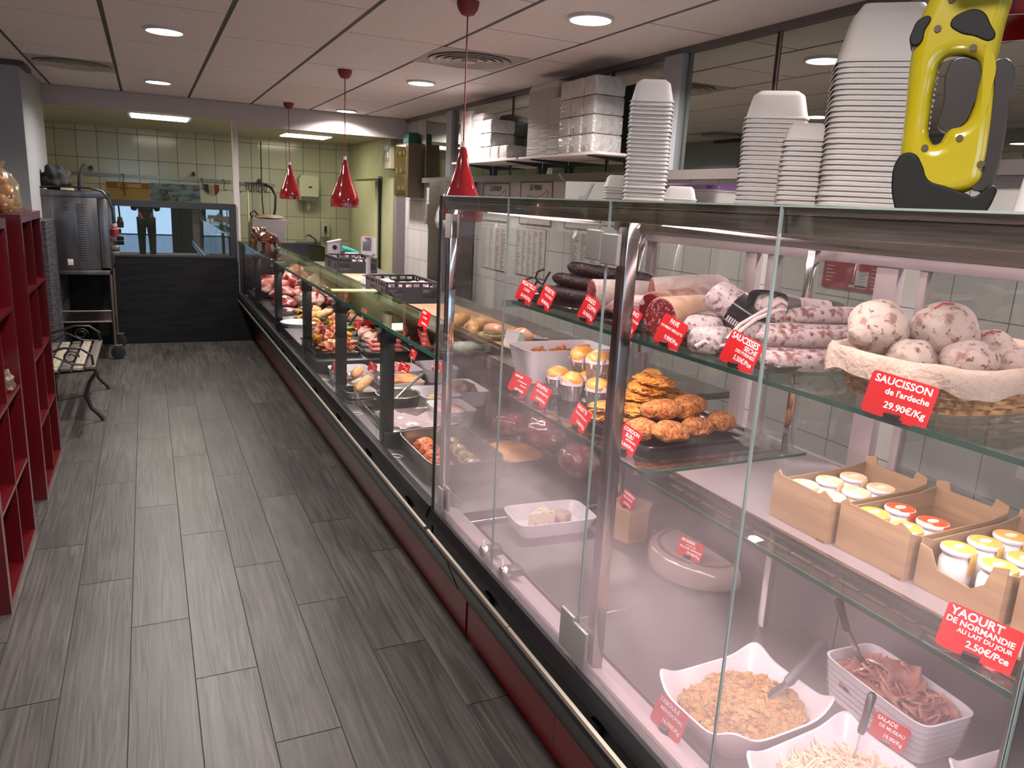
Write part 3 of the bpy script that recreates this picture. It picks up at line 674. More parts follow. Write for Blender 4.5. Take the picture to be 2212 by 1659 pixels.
for i, (x, y, zz) in enumerate([(1.08, 2.125, 1.375), (1.13, 2.14, 1.40)]):
    solo('sausage_string', MB().tube([(0, 0, .02), (-.02, .012, .01), (-.022, .018, -.01), (-.008, .02, -.025), (.004, .012, -.03), (.012, .01, -.01), (.02, .0, .012)], .0035, 8), pm('dark_string', '#1a1212', .6),
         ['lower dark twisted string tail at the left end of the smoked sausages', 'upper dark twisted string tail at the left end of the smoked sausages'][i], 'string', (x, y, zz))
# cut salami: casing + cut face
case_w = pm('mould_casing', '#b0a39b', .75, col2='#a88f84', scale=30, lo=.5, hi=.62, bump=2, bscale=40)
case_y = pm('pale_casing', '#c3a58c', .6, col2='#b08d74', scale=20, bump=1.5, bscale=30)
sal_in = pm('salami_meat', '#7c1f26', .35, col2='#b98a88', scale=170, lo=.53, hi=.62, bump=.5, bscale=150)
cop_in = pm('coppa_meat', '#751a22', .3, col2='#c9a3a0', scale=26, lo=.55, hi=.6, stretch=(1, 1, 1))
def salami(label, loc, r, ln, rz, tilt, outer, inner, rv=1.0, group=None):
    t = thing('cured_sausage', label, 'cured sausage', loc, 0, group, rot=(0, R(tilt), R(rz)))
    n = 28; rings = []
    for x, k in ((0, .97), (.003, 1), (ln*.5, 1.03), (ln*.85, .95), (ln*.96, .7), (ln, .35)):
        rings.append([(x, k*r*math.cos(2*PI*i/n)*(1+.05*noise.noise(Vector((math.cos(2*PI*i/n)*2, math.sin(2*PI*i/n)*2, x*8)))), k*r*rv*math.sin(2*PI*i/n)) for i in range(n)])
    MB().loft(rings).build('casing', outer, t, ang=60)
    MB().loft([[(-.001, .95*r*math.cos(2*PI*i/n), .95*r*rv*math.sin(2*PI*i/n)) for i in range(n)], [(-.0025, .9*r*math.cos(2*PI*i/n), .9*r*rv*math.sin(2*PI*i/n)) for i in range(n)]]).build('cut_face', inner, t, smooth=False)
    return t
salami('cut salami with a marbled red face next to the dark sausages', (1.055, 1.725, 1.388), .044, .22, -14, 0, case_w, sal_in)
salami('cut coppa with red and white marbling behind the chrome post', (1.07, 1.475, 1.385), .043, .20, 8, -4, pm('coppa_rind', '#7d5448', .55, col2='#a58a7c', scale=24, bump=2), cop_in)
salami('cut salami with a yellowish casing right of the chrome post', (1.04, 1.395, 1.379), .0475, .24, 12, 0, case_y, sal_in)
salami('white speckled dry sausage end lying behind the coppa', (1.16, 1.60, 1.405), .045, .20, -24, -6, case_w, sal_in)
t = thing('cured_loin', 'pale pointed cured loin in a net beside the marbled salami', 'cured loin', (1.06, 1.66, 1.375), 0, rot=(0, 0, R(-62)))
MB().tube([(0, 0, -.012), (.03, 0, -.004), (.08, 0, 0), (.13, 0, 0), (.17, 0, 0)], [.004, .020, .032, .036, .036], 20).build('net_casing', pm('pink_net_casing', '#d3b2ac', .55, col2='#9e7a78', scale=40, stretch=(.3, 1, 1), bump=2), t)
MB().tube([(.170, 0, 0), (.172, 0, 0)], .0355, 20).build('cut_face', pm('dark_red_meat', '#86212c', .3, col2='#9c3a40', scale=30), t)
# mould-covered blocks with black sleeves
mould = pm('white_mould', '#b8aaa9', .8, col2='#7a625c', scale=80, lo=.52, hi=.62, bump=1.5, bscale=60, col3='#6a4a40', scale3=38, lo3=.66, hi3=.70)
sleeve = pm('black_paper_sleeve', '#17141a', .3, coat=.4)
barc = pm('label_white', '#d8d0d0', .5)
def pave(label, loc, rot, s=1.0, sl=.5):
    t = thing('cured_block', label, 'cured meat block', loc, 0, 'white moulded meat blocks on the upper shelf', rot=tuple(R(a) for a in rot))
    b = MB(); hx, hy, hz = .062*s, .042*s, .027*s
    b.rings([(hx*.86, hy*.8, -hz), (hx*.98, hy*.96, -hz*.75), (hx, hy, -hz*.1), (hx*.95, hy*.93, hz*.5), (hx*.84, hy*.8, hz*.88), (hx*.6, hy*.55, hz)], sup=4.5, n=40)
    b.build('mould_crust', mould, t, ang=70)
    if sl:
        b = MB(); rg = []
        for x in (hx*.0, hx*1.02*sl*2):
            rg.append([(x, 1.04*hy*math.copysign(abs(math.cos(a))**.55, math.cos(a)), 1.05*hz*math.copysign(abs(math.sin(a))**.55, math.sin(a))) for a in [2*PI*i/32 for i in range(32)]])
        b.loft(rg, cap=False); b.build('paper_sleeve', sleeve, t, ang=60)
        b = MB(); 
        for k in range(9): b.quad((hx*(.10+.09*k), -1.055*hy, -hz*.75), (hx*(.155+.09*k), -1.055*hy, -hz*.75), (hx*(.155+.09*k), -1.055*hy, -hz*.25), (hx*(.10+.09*k), -1.055*hy, -hz*.25))
        b.build('barcode', barc, t, smooth=False)
    return t
pave('white speckled cured block under the tilted one, behind the PAVE card', (1.09, 1.30, 1.372), (0, 0, 38))
pave('tilted white speckled cured block resting on top, pointing up left', (1.14, 1.27, 1.424), (12, 28, -55), sl=.45)
pave('white speckled cured block at the bottom beside the PAVE card', (1.055, 1.235, 1.360), (0, 0, 30), s=.9, sl=0)
pave('white cured block under the two sleeved ones behind the sausage strings', (1.20, 1.22, 1.372), (0, 0, 30), s=1.12, sl=.5)
pave('white cured block with a broad black sleeve lying on its side on top', (1.215, 1.215, 1.428), (0, -8, 205), sl=.62)
pave('cured block with a black sleeve at the back of the white blocks', (1.32, 1.215, 1.418), (0, 6, 20), s=.95, sl=.5)
# dried sausages with strings
dry = pm('dry_sausage_skin', '#b5a5a4', .75, col2='#7b4a44', scale=55, lo=.50, hi=.62, bump=2, bscale=45, col3='#5e2b28', scale3=80, lo3=.63, hi3=.68)
D = [((1.02, 1.12, 1.352), (1.13, 1.05, 1.352), (1.24, 1.03, 1.352), 'front speckled dry sausage at the tray rim beside the SAUCISSES card'),
     ((1.02, 1.07, 1.352), (1.11, 1.015, 1.352), (1.21, 1.01, 1.353), 'speckled dry sausage ending at the right rim of the black tray'),
     ((1.03, 1.15, 1.354), (1.15, 1.10, 1.352), (1.28, 1.08, 1.352), 'speckled dry sausage second from the tray rim in the bottom layer'),
     ((1.05, 1.10, 1.388), (1.15, 1.06, 1.388), (1.27, 1.05, 1.388), 'front speckled dry sausage of the middle layer'),
     ((1.10, 1.145, 1.388), (1.20, 1.11, 1.390), (1.31, 1.09, 1.388), 'speckled dry sausage of the middle layer behind the front one'),
     ((1.15, 1.17, 1.41), (1.24, 1.13, 1.422), (1.36, 1.10, 1.42), 'long reddish speckled dry sausage on top of the pile'),
     ((1.22, 1.14, 1.388), (1.32, 1.12, 1.388), (1.40, 1.11, 1.388), 'speckled dry sausage at the back right of the pile')]
for i, (a, b_, c_, lab) in enumerate(D): sausage('dry_sausage', lab, [a, b_, c_], .0185, dry, group='white speckled dry sausages on the black tray', seed=i+20)
st = pm('cotton_string', '#cdb8b6', .8)
for pts, lab in ([[(1.03, 1.16, 1.372), (1.07, 1.17, 1.40), (1.12, 1.175, 1.42), (1.17, 1.17, 1.446), (1.185, 1.155, 1.436)], 'thick white cotton string looping up over the cured blocks'],
                 [[(1.02, 1.14, 1.376), (1.06, 1.15, 1.395), (1.10, 1.16, 1.412), (1.15, 1.15, 1.432), (1.20, 1.15, 1.425)], 'second white cotton string lying beside the upper loop'],
                 [[(.995, 1.21, 1.350), (1.01, 1.20, 1.362), (1.03, 1.19, 1.352), (1.05, 1.18, 1.356)], 'short white string end on the tray left of the SAUCISSES card']):
    solo('cotton_string', MB().tube(pts, .0042, 8), st, lab, 'string')

# wicker basket with linen
bx, by, bz = 1.25, .815, 1.3305
wick = pm('wicker', '#a9753f', .55, col2='#c4925a', scale=25, bump=1)
t = thing('wicker_basket', 'linen-lined wicker basket full of white saucissons at the right of the upper shelf', 'basket', (bx, by, bz))
def sring(rx, ry, z_, n, sup=3.4, ph=0):
    return [(rx*math.copysign(abs(math.cos(a))**(2/sup), math.cos(a)), ry*math.copysign(abs(math.sin(a))**(2/sup), math.sin(a)), z_) for a in [2*PI*(i+ph)/n for i in range(n)]]
w_ = MB(); N_ = 56
def brad(z_): return .185+.03*z_/.07, .118+.022*z_/.07
for k in range(8):
    z_ = .004+.0082*k; rx, ry = brad(z_); b_ = []
    for i in range(N_*2):
        a = 2*PI*i/(N_*2); off = .0045*math.cos(a*N_/2+k*PI)
        ca, sa = math.cos(a), math.sin(a); sx, sy = math.copysign(abs(ca)**(2/3.4), ca), math.copysign(abs(sa)**(2/3.4), sa)
        b_.append((sx*(rx+off), sy*(ry+off), z_))
    up_ = [(x, y, zz+.0058) for x, y, zz in b_]; inn = [(x*.985, y*.98, zz+.0029) for x, y, zz in b_]
    w_.loft([b_, up_, inn, b_], cap=False)
w_.build('woven_side', wick, t, ang=60)
MB().rings([(.183, .116, .0), (.183, .116, .004)], sup=3.4).build('base', wick, t)
s_ = MB()
for i in range(N_//2):
    a = 2*PI*(i+.5)/(N_/2); ca, sa = math.cos(a), math.sin(a); sx, sy = math.copysign(abs(ca)**(2/3.4), ca), math.copysign(abs(sa)**(2/3.4), sa)
    s_.tube([(sx*.186, sy*.119, .002), (sx*.217, sy*.141, .068)], .0028, 5)
s_.build('stakes', pm('wicker_stake', '#8a5c30', .6), t)
lin = pm('linen', '#ae9b8c', .85, col2='#bba595', scale=8, bump=1, bscale=120)
m = MB(); rg = []
for rx, ry, z_, wv in ((.150, .085, .035, 0), (.195, .122, .06, .002), (.213, .138, .079, .003), (.224, .148, .080, .004), (.229, .153, .070, .005), (.230, .154, .052, .008), (.229, .153, .040, .010)):
    ring = []
    for i in range(96):
        a = 2*PI*i/96; ca, sa = math.cos(a), math.sin(a); k = 1+wv*2*noise.noise(Vector((ca*6, sa*6, z_*30)))*3
        dz = wv*1.2*noise.noise(Vector((ca*3, sa*3, 5)))
        ring.append((rx*k*math.copysign(abs(ca)**(2/3.4), ca), ry*k*math.copysign(abs(sa)**(2/3.4), sa), z_+dz*1.5))
    rg.append(ring)
m.loft(rg, cap=False); m.build('linen_liner', lin, t, ang=80)
jes = pm('jesus_mould', '#b3a398', .8, col2='#8a6a5e', scale=48, lo=.54, hi=.66, bump=2.5, bscale=30, col3='#6b4138', scale3=80, lo3=.60, hi3=.66)
J = [((1.125, .895, 1.438), (.060, .048, .046), 15, 'big round white saucisson at the left of the basket, topmost', .09),
     ((1.255, .865, 1.437), (.062, .050, .046), -10, 'big white saucisson in the middle of the basket, topmost', .1),
     ((1.135, .83, 1.400), (.042, .034, .028), 0, 'small brown-patched saucisson low at the front of the basket', .1),
     ((1.215, .785, 1.402), (.060, .042, .030), 20, 'flat white saucisson lying at the front rim of the basket', .08),
     ((1.335, .83, 1.405), (.050, .042, .034), 0, 'white saucisson with a red string at the right of the basket', .1),
     ((1.315, .765, 1.396), (.055, .036, .026), 0, 'low white saucisson at the front right rim of the basket', .1),
     ((1.225, .93, 1.405), (.045, .034, .030), 0, 'brownish saucisson between the two big ones at the back', .12)]
for i, (c_, r_, rz_, lab, am) in enumerate(J):
    t = thing('saucisson', lab, 'saucisson', c_, R(rz_), 'white saucissons in the wicker basket')
    MB().blob((0, 0, 0), r_, am, 1.6, seed=i+3, sub=4).build('body', jes, t, ang=80)
    if i in (0, 4):
        MB().tube([(-r_[0]*.9, 0, -.008), (-r_[0]*1.25, .002, -.010), (-r_[0]*1.5, .004, 0)], [.02, .013, .004] if i == 0 else [.012, .008, .003], 12).build('tied_end', jes, t, ang=80)
    if i in (1, 4, 6):
        MB().tube([(.0, -.01, r_[2]*1.0), (-.01, -.02, r_[2]*.95+.003), (-.03, -.018, r_[2]*.9+.006), (-.04, -.01, r_[2]*.8)], .0016, 6).build('red_string', pm('red_string', '#a3232c', .6), t)

# ---- middle shelf
z = 1.0305
wp = pinkwhite
def opentub(name, label, cat, loc, w, d, h, m, rz=0, flare=.03, sup=6, group=None, rim=.006, thick=.004, corner=0):
    b = MB(); hw, hd = w/2, d/2; rg = []
    for rx, ry, z_ in ((hw-flare, hd-flare, 0), (hw-flare*.2, hd-flare*.2, h*.8), (hw, hd, h-.002), (hw+.001, hd+.001, h), (hw-thick, hd-thick, h), (hw-flare*.25-thick, hd-flare*.25-thick, h*.8), (hw-flare-thick, hd-flare-thick, thick+.002)):
        ring = []
        for i in range(80):
            a = 2*PI*i/80; ca, sa = math.cos(a), math.sin(a)
            c4 = (abs(math.sin(2*a)))**3
            x = rx*math.copysign(abs(ca)**(2/sup), ca); y = ry*math.copysign(abs(sa)**(2/sup), sa)
            k = 1+corner*c4*.7*(z_/h); ring.append((x*k, y*k, z_+corner*c4*(z_/h)**2*.42))
        rg.append(ring)
    b.loft(rg)
    return solo(name, b, m, label, cat, loc, (0, 0, R(rz)), group, ang=50)
opentub('square_dish', 'deep white dish of fried pieces at the left end of the middle shelf', 'dish', (1.275, 2.268, z), .33, .185, .115, wp, flare=.025, sup=8)
fried = pm('fried_crust', '#b5672c', .6, col2='#7a3a14', scale=30, bump=3, bscale=50)
for i, (x, y) in enumerate([(1.20, 2.25), (1.27, 2.28), (1.35, 2.26), (1.22, 2.31), (1.31, 2.31), (1.39, 2.30)]):
    solo('fried_piece', MB().blob((0, 0, 0), (.036, .030, .05), .25, 2.5, seed=i, sub=3), fried, ['leftmost', 'second', 'third', 'back left', 'back middle', 'rightmost'][i]+' fried piece in the deep white dish', 'fried snack', (x, y, z+.056), group='fried pieces in the white dish')
foil = pm('foil_cup', '#b8b2b4', .28, .85, bump=1.5, bscale=90)
paper = pm('baking_paper', '#dcd2d4', .7)
puff = pm('souffle_top', '#d88a3c', .4, col2='#e9b262', scale=14, lo=.35, hi=.6, bump=1, bscale=16, col3='#8e4316', scale3=18, lo3=.62, hi3=.72, coat=.2)
def souffle(loc, lab, rz=0, tip=None):
    t = thing('souffle', lab, 'souffle', loc, 0, 'cheese souffles in foil cups', rot=(0, 0, rz) if not tip else tip)
    n = 48; b = MB()
    rg = []
    for r_, z_ in ((.030, 0), (.038, .048), (.0405, .050), (.037, .0485), (.029, .003)):
        rg.append([((r_+(.0012 if i % 2 and 0 < z_ < .049 else 0))*math.cos(2*PI*i/n), (r_+(.0012 if i % 2 else 0))*math.sin(2*PI*i/n), z_) for i in range(n)])
    b.loft(rg, cap=False).lathe([(.03, 0), (.03, .001)], n=24); b.build('foil_cup', foil, t, ang=20)
    b = MB(); b.loft([[((r_+.004*math.sin(5*a+r_*99))*math.cos(a), (r_+.004*math.sin(5*a))*math.sin(a), z_+.006*math.sin(4*a+z_*40)) for a in [2*PI*i/40 for i in range(40)]] for r_, z_ in ((.033, .03), (.038, .055), (.039, .063))], cap=False)
    b.build('baking_paper', paper, t)
    MB().blob((0, 0, .062), (.037, .035, .026), .07, 1.6, seed=loc[1]*9, sub=4).build('puffed_top', puff, t, ang=70)
SF = [((1.165, 2.075), 'leftmost cheese souffle, cup beside the red SOUFFLE card'), ((1.170, 1.985), 'front cheese souffle second from the left'), ((1.205, 1.895), 'front cheese souffle with a pale paper collar, third from the left'),
      ((1.255, 2.03), 'cheese souffle standing behind the front row under the raised one'), ((1.30, 1.93), 'cheese souffle just behind the chrome post'), ((1.35, 2.02), 'cheese souffle behind the one at the chrome post'),
      ((1.395, 1.90), 'cheese souffle right of the chrome post'), ((1.455, 1.97), 'rightmost cheese souffle in a white paper collar')]
for i, ((x, y), lab) in enumerate(SF): souffle((x, y, z), lab, i*.8)
souffle((1.235, 1.955, z+.072), 'raised cheese souffle balanced on top of the others', .3)
souffle((1.245, 2.055, z+.072), 'tilted cheese souffle at the top back wrapped in white paper', .3, tip=(R(10), R(-14), 0))
tray('bakery_tray', 'black rectangular tray holding the cordons bleus and galettes', 'tray', (1.27, 1.645, z), .38, .39, .014, blacktray, sup=12)
gal = pm('galette_crust', '#c5782a', .5, col2='#dc9a40', scale=18, bump=4, bscale=70, col3='#4b1c0c', scale3=45, lo3=.58, hi3=.68)
G = [((1.13, 1.735, .022), 0), ((1.14, 1.725, .047), 1), ((1.20, 1.69, .022), 0), ((1.205, 1.68, .046), 1), ((1.25, 1.76, .022), 0), ((1.255, 1.75, .046), 1), ((1.25, 1.735, .071), 2), ((1.265, 1.72, .096), 3), ((1.275, 1.71, .119), 4),
     ((1.35, 1.75, .022), 0), ((1.355, 1.745, .046), 1), ((1.35, 1.74, .070), 2)]
nm = ['golden potato galette at the left of the tray, bottom one', 'golden potato galette at the left of the tray, top one', 'small stacked potato galette behind the chrome post, lower', 'small stacked potato galette behind the chrome post, upper',
      'bottom potato galette of the tall stack', 'second potato galette from the bottom of the tall stack', 'middle potato galette of the tall stack', 'second potato galette from the top of the tall stack', 'topmost potato galette of the tall stack',
      'bottom potato galette of the right-hand stack', 'middle potato galette of the right-hand stack', 'top potato galette of the right-hand stack']
for i, ((x, y, dz), k) in enumerate(G):
    solo('potato_galette', MB().blob((0, 0, 0), (.058, .056, .0135), .16, 5, seed=i, sub=4), gal, nm[i], 'potato galette', (x, y, z+dz), (R((i*37) % 9-4), R((i*53) % 9-4), i), group='potato galettes on the black tray', ang=80)
cor = pm('breadcrumb_crust', '#b8682f', .7, col2='#d0904f', scale=60, bump=5, bscale=130, col3='#8c3f18', scale3=90, lo3=.58, hi3=.66)
K = [((1.125, 1.545, .036), (.045, .038, .024), 30, 'breaded cordon bleu at the front left of the tray behind the red card'), ((1.185, 1.50, .036), (.055, .036, .024), 5, 'breaded cordon bleu at the very front edge of the tray'),
     ((1.285, 1.52, .035), (.050, .034, .023), 12, 'breaded cordon bleu in the front row right of the middle'), ((1.385, 1.545, .036), (.048, .038, .024), 30, 'rightmost breaded cordon bleu on the tray'),
     ((1.215, 1.585, .070), (.052, .036, .024), -22, 'breaded cordon bleu on top, leaning to the left'), ((1.30, 1.585, .072), (.056, .036, .026), 14, 'large breaded cordon bleu on top at the right')]
for i, (c_, r_, rz_, lab) in enumerate(K):
    solo('cordon_bleu', MB().blob((0, 0, 0), tuple(q*1.12 for q in r_), .12, 2.0, seed=i+40, sub=4), cor, lab, 'cordon bleu', (c_[0], c_[1], z+c_[2]), (0, R(4 if i < 4 else -6), R(rz_)), group='breaded cordons bleus on the black tray', ang=80)
solo('plastic_sheet', MB().loft([[(x, .05*math.sin(x*20)-.06+.1*k/6, .012+.02*noise.noise(Vector((x*14, k*.5, 0)))+.006) for x in [-.09+.02*i for i in range(10)]] for k in range(7)], cap=False, close=False),
     glassm('crumpled_film', '#dfe6e4', .18, .15, film=.25), 'crumpled clear plastic sheet behind the middle shelf tray', 'plastic sheet', (1.44, 1.47, z))

# ---- yoghurt shelf
kraft = pm('kraft_card', '#86694f', .75, col2='#94765a', scale=4, stretch=(1, 1, 12))
kin = pm('kraft_edge', '#6f5038', .8)
z = 1.0285
def ybox(loc, dx, dy, label, front=.085, cut=False):
    t = thing('cardboard_box', label, 'cardboard box', loc, 0, 'open cardboard boxes on the yoghurt shelf')
    th = .003; H = .088
    MB().box(0, dx, 0, dy, 0, .003).build('bottom', kraft, t, smooth=False)
    def panel(nm, P, a, b_, ax): MB().prism(P, a, b_, ax).build(nm, kraft, t, smooth=False)
    fr = [(0, .003), (dy, .003), (dy, H), (dy-.012, H+.012), (dy-.02, H+.003), (.03, H), (.02, H+.01), (0, H)]
    if cut: fr = [(0, .003), (dy, .003), (dy, .074), (dy-.02, .07), (dy-.035, .042), (.05, .038), (.03, .055), (.022, .088), (0, .095)]
    panel('front_panel', fr, 0, th, 'x')
    panel('back_panel', [(0, .003), (dy, .003), (dy, H+.012), (dy-.025, H+.018), (dy-.03, H), (.03, H), (.025, H+.018), (0, H+.012)], dx-th, dx, 'x')
    panel('side_panel', [(th, .003), (dx-th, .003), (dx-th, H), (dx-.05, H-.008), (.03, H-.012), (th, H-.004)], 0, th, 'y')
    panel('side_panel', [(th, .003), (dx-th, .003), (dx-th, H), (dx-.05, H-.008), (.03, H-.012), (th, H-.004)], dy-th, dy, 'y')
    MB().box(-.002, .012, .004, .022, -.0005, .006, .001).build('bottom_flap', kin, t)
    return t
ybox((1.105, .917, z), .26, .145, 'cardboard box of yoghurt pots farthest from the camera')
ybox((1.115, .762, z), .26, .142, 'middle cardboard box of yoghurt pots with orange lids')
ybox((1.125, .607, z), .26, .142, 'cardboard box of yoghurt pots with a torn low front', cut=True)
ybox((1.135, .452, z), .26, .142, 'cardboard box in the right corner behind the YAOURT card')
yog = pm('yoghurt_glass', '#d9d0d0', .12, coat=.6)
foilrim = pm('lid_rim', '#cfc6cc', .3, .1)
lidA = pm('lid_cream', '#d9b489', .45, col2='#e2c9a6', scale=30); lidB = pm('lid_orange', '#c04a22', .4, col2='#e0b08a', scale=22, lo=.5, hi=.52); lidC = pm('lid_yellow', '#cfa552', .4, col2='#d3b48c', scale=22, lo=.5, hi=.52)
lidin = pm('lid_print', '#e9dcc0', .45)
def jar(loc, lab, lm, grp):
    t = thing('yoghurt_pot', lab, 'yoghurt pot', loc, 0, grp)
    MB().lathe([(.022, 0), (.025, .006), (.026, .035), (.0255, .05), (.0225, .058), (.0235, .062), (.0235, .066)], n=28).build('glass_pot', yog, t)
    MB().lathe([(.0255, .064), (.027, .067), (.027, .070), (.0258, .0725)], n=28).build('lid_rim', foilrim, t)
    q = MB().lathe([(.0245, .0727), (.0245, .0733)], n=28).build('lid_label', lm, t, smooth=False)
    MB().lathe([(.012, .0734), (.012, .0737)], n=20, ex=1, ey=.6).build('lid_print', lidin, q, smooth=False)
    MB().box(-.0085, .0085, -.0275, -.0262, .035, .0725, .0004).build('seal_strip', lm, t)
lj = [('front left', 'front middle', 'front right'), ('back left', 'back middle', 'back right')]
cols = [[lidA]*6, [lidC, lidB, lidA, lidC, lidB, lidC], [lidC, lidC, lidC, lidC, lidC, lidC]]
cn = ['cream', 'orange', 'yellow']
for b_, (y0, nm_) in enumerate([(.917, 'in the farthest cardboard box'), (.762, 'in the middle cardboard box'), (.607, 'in the torn cardboard box')]):
    i = 0
    for r_ in range(2):
        for c_ in range(3):
            lm = cols[b_][i]; colr = {lidA: 'cream', lidB: 'orange', lidC: 'yellow'}[lm]; i += 1
            if b_ == 1 and (r_, c_) in ((0, 2), (1, 2)): continue
            depth = ['nearest the front glass', 'in the middle', 'nearest the back'][c_]
            jar((1.15+.068*c_+.01*b_, y0+(.106 if r_ == 0 else .04), z+.0032), '%s-lidded yoghurt pot %s, %s row, %s' % (colr, nm_.replace('cardboard ', ''), ['left', 'right'][r_], depth), lm, 'yoghurt pots '+nm_)

# ---- lower deck
z = .5005
opentub('square_dish', 'white rectangular dish with two wrapped cheeses on the lower deck', 'dish', (1.24, 2.20, z), .30, .19, .055, wp, rz=-4, flare=.02, sup=7)
solo('blue_cheese', MB().prism([(0, 0), (.10, -.03), (.10, .04)], 0, .055, 'z'), pm('blue_cheese', '#d3c3a6', .5, col2='#4e5550', scale=60, lo=.62, hi=.68, bump=1), 'wedge of blue-veined cheese in the white dish', 'cheese', (1.15, 2.19, z+.006), (0, 0, R(15)))
solo('soft_cheese', MB().lathe([(.038, 0), (.042, .008), (.042, .032), (.036, .038)], n=32), pm('cheese_rind', '#b59a84', .5, col2='#8f6c60', scale=30, bump=1), 'small round cheese in the white dish on the lower deck', 'cheese', (1.29, 2.215, z+.006))
for i, (x, y, r_) in enumerate([(1.15, 2.155, 20), (1.26, 2.18, 60)]):
    card('price_card', ['small red card leaning on the blue cheese', 'small red card leaning on the round cheese'][i], (x, y, z+.012), [], w=.055, h=.045, rz=r_-90, tilt=-50, bars=False) if False else solo('cheese_label', MB().prism([(-.02, 0), (.02, 0), (0, .042)], -.0007, .0007, 'y'), pm('pale_red_card', '#8f3440', .5), ['small red triangular label leaning on the blue cheese', 'small red triangular label on the round cheese'][i], 'label', (x, y-.015, z+.008), (R(-30), 0, R(r_-60)))
par = pm('parmesan', '#d8b184', .4, col2='#cda474', scale=10, bump=.7, coat=.5)
t = thing('parmesan_block', 'tall block of hard yellow cheese wrapped in film', 'cheese', (1.475, 2.06, z), R(20)); t.scale = (1.15, 1.15, 1.05)
MB().prism([(-.06, -.05), (.0, -.075), (.06, -.045), (.055, .055), (-.06, .05)], 0, .108, 'z').build('cheese', par, t, smooth=False)
flm = glassm('cling_film', '#f2f0f2', .12, .08, film=.12)
MB().prism([(-.064, -.053), (.0, -.08), (.065, -.048), (.059, .059), (-.064, .053)], 0.0005, .112, 'z').build('cling_film', flm, t, smooth=False)
t = thing('morbier_wheel', 'half wheel of pale cheese with a dark line wrapped in film', 'cheese', (1.565, 1.755, z), 0)
def half(r_, z0, z1, ex=0):
    return [(math.cos(a)*r_-ex*0, math.sin(a)*r_) for a in [PI/2+PI*i/40 for i in range(41)]]
mm_ = MB(); rg = [[(x, y, z_) for x, y in half(r_, 0, 0)] for r_, z_ in ((.160, 0), (.172, .008), (.176, .035), (.172, .062), (.158, .073), (.12, .0745))]
mm_.loft(rg); mm_.build('cheese', pm('morbier', '#c4aea2', .35, col2='#b9a092', scale=9, coat=.3), t, ang=50)
mm_ = MB(); mm_.loft([[(x, y, z_) for x, y in half(r_, 0, 0)]+[(x, y, z_) for x, y in reversed(half(r_-.012, 0, 0))] for r_, z_ in ((.150, .0748), (.150, .0756))]); mm_.build('grey_line', pm('ash_line', '#7b6258', .5), t, smooth=False)
mm_ = MB(); mm_.loft([[(x, y, z_) for x, y in half(r_, 0, 0)] for r_, z_ in ((.164, .0005), (.176, .007), (.180, .035), (.176, .064), (.161, .077), (.0001, .079))], cap=False); mm_.build('cling_film', flm, t, ang=50)
# melamine bowls
mel = pinkwhite
opentub('flared_bowl', 'large white flared bowl of taboule on the lower deck', 'bowl', (1.145, 1.10, z), .325, .262, .075, mel, rz=2, flare=.045, sup=4.2, corner=.07)
opentub('flared_bowl', 'white flared bowl of shredded celery nearest the front glass', 'bowl', (1.145, .820, z), .325, .262, .075, mel, rz=4, flare=.045, sup=4.2, corner=.07)
opentub('flared_bowl', 'white flared bowl cut by the right edge of the picture', 'bowl', (1.475, .655, z), .27, .235, .07, mel, rz=-4, flare=.045, sup=4.2, corner=.07)
semo = pm('semolina', '#cf9440', .85, col2='#e2b468', scale=40, bump=4, bscale=160, col3='#b04a20', scale3=50, lo3=.72, hi3=.76)
def heap(name, label, loc, rx, ry, h, m, n=3000, amp=.012, seed=0, grains=260, gs=.006, gm=None, gshape=None, cat='food', rz=0):
    """a mound: fine relief plus loose grains in one stuff mesh"""
    b = MB(); G_ = 46; V = {}
    for i in range(G_+1):
        for j in range(G_+1):
            u, v = i/G_*2-1, j/G_*2-1
            # square to superellipse
            x, y = u*math.sqrt(1-v*v/2*.8), v*math.sqrt(1-u*u/2*.8); d = min(1, math.hypot(x, y))
            zz = h*(1-d**2.2)+amp*noise.noise(Vector((x*7, y*7, seed)))+amp*.6*noise.noise(Vector((x*19, y*19, seed)))
            V[i, j] = b.b.verts.new((x*rx, y*ry, zz))
    for i in range(G_):
        for j in range(G_): b.b.faces.new((V[i, j], V[i+1, j], V[i+1, j+1], V[i, j+1]))
    rr = random.Random(seed)
    for k in range(grains):
        a = rr.random()*2*PI; d = math.sqrt(rr.random())*.96; x, y = d*math.cos(a), d*math.sin(a)
        zz = h*(1-d**2.2)+amp*noise.noise(Vector((x*7, y*7, seed)))
        s = gs*rr.uniform(.5, 1.4)
        if gshape == 'strip':
            p = Vector((x*rx, y*ry, zz+.003)); q = Vector((rr.uniform(-1, 1), rr.uniform(-1, 1), rr.uniform(-.2, .5))).normalized()
            b.tube([p-q*s*4, p+Vector((0, 0, s*.8)), p+q*s*4], s*.32, 5)
        elif gshape == 'flake':
            p = Vector((x*rx, y*ry, zz+.004)); q = Euler((rr.uniform(-.9, .9), rr.uniform(-.9, .9), rr.uniform(0, 6))).to_matrix()
            ww = s*2.2; pp = [q @ Vector((dx*ww*(1+.3*rr.random()), dy*ww*(1+.3*rr.random()), ww*.25*math.sin(dx*2+dy))) + p for dx, dy in ((-1, -.7), (0, -.9), (1, -.6), (1.1, .3), (.5, .9), (-.6, 1), (-1.1, .2))]
            top = [v_+q @ Vector((0, 0, s*.35)) for v_ in pp]; b.loft([[tuple(v_) for v_ in pp], [tuple(v_) for v_ in top]])
        else: b.blob((x*rx, y*ry, zz), (s, s, s*.8), .3, 3, seed=k, sub=1)
    return solo(name, b, m, label, cat, loc, (0, 0, R(rz)), kind='stuff', ang=60)
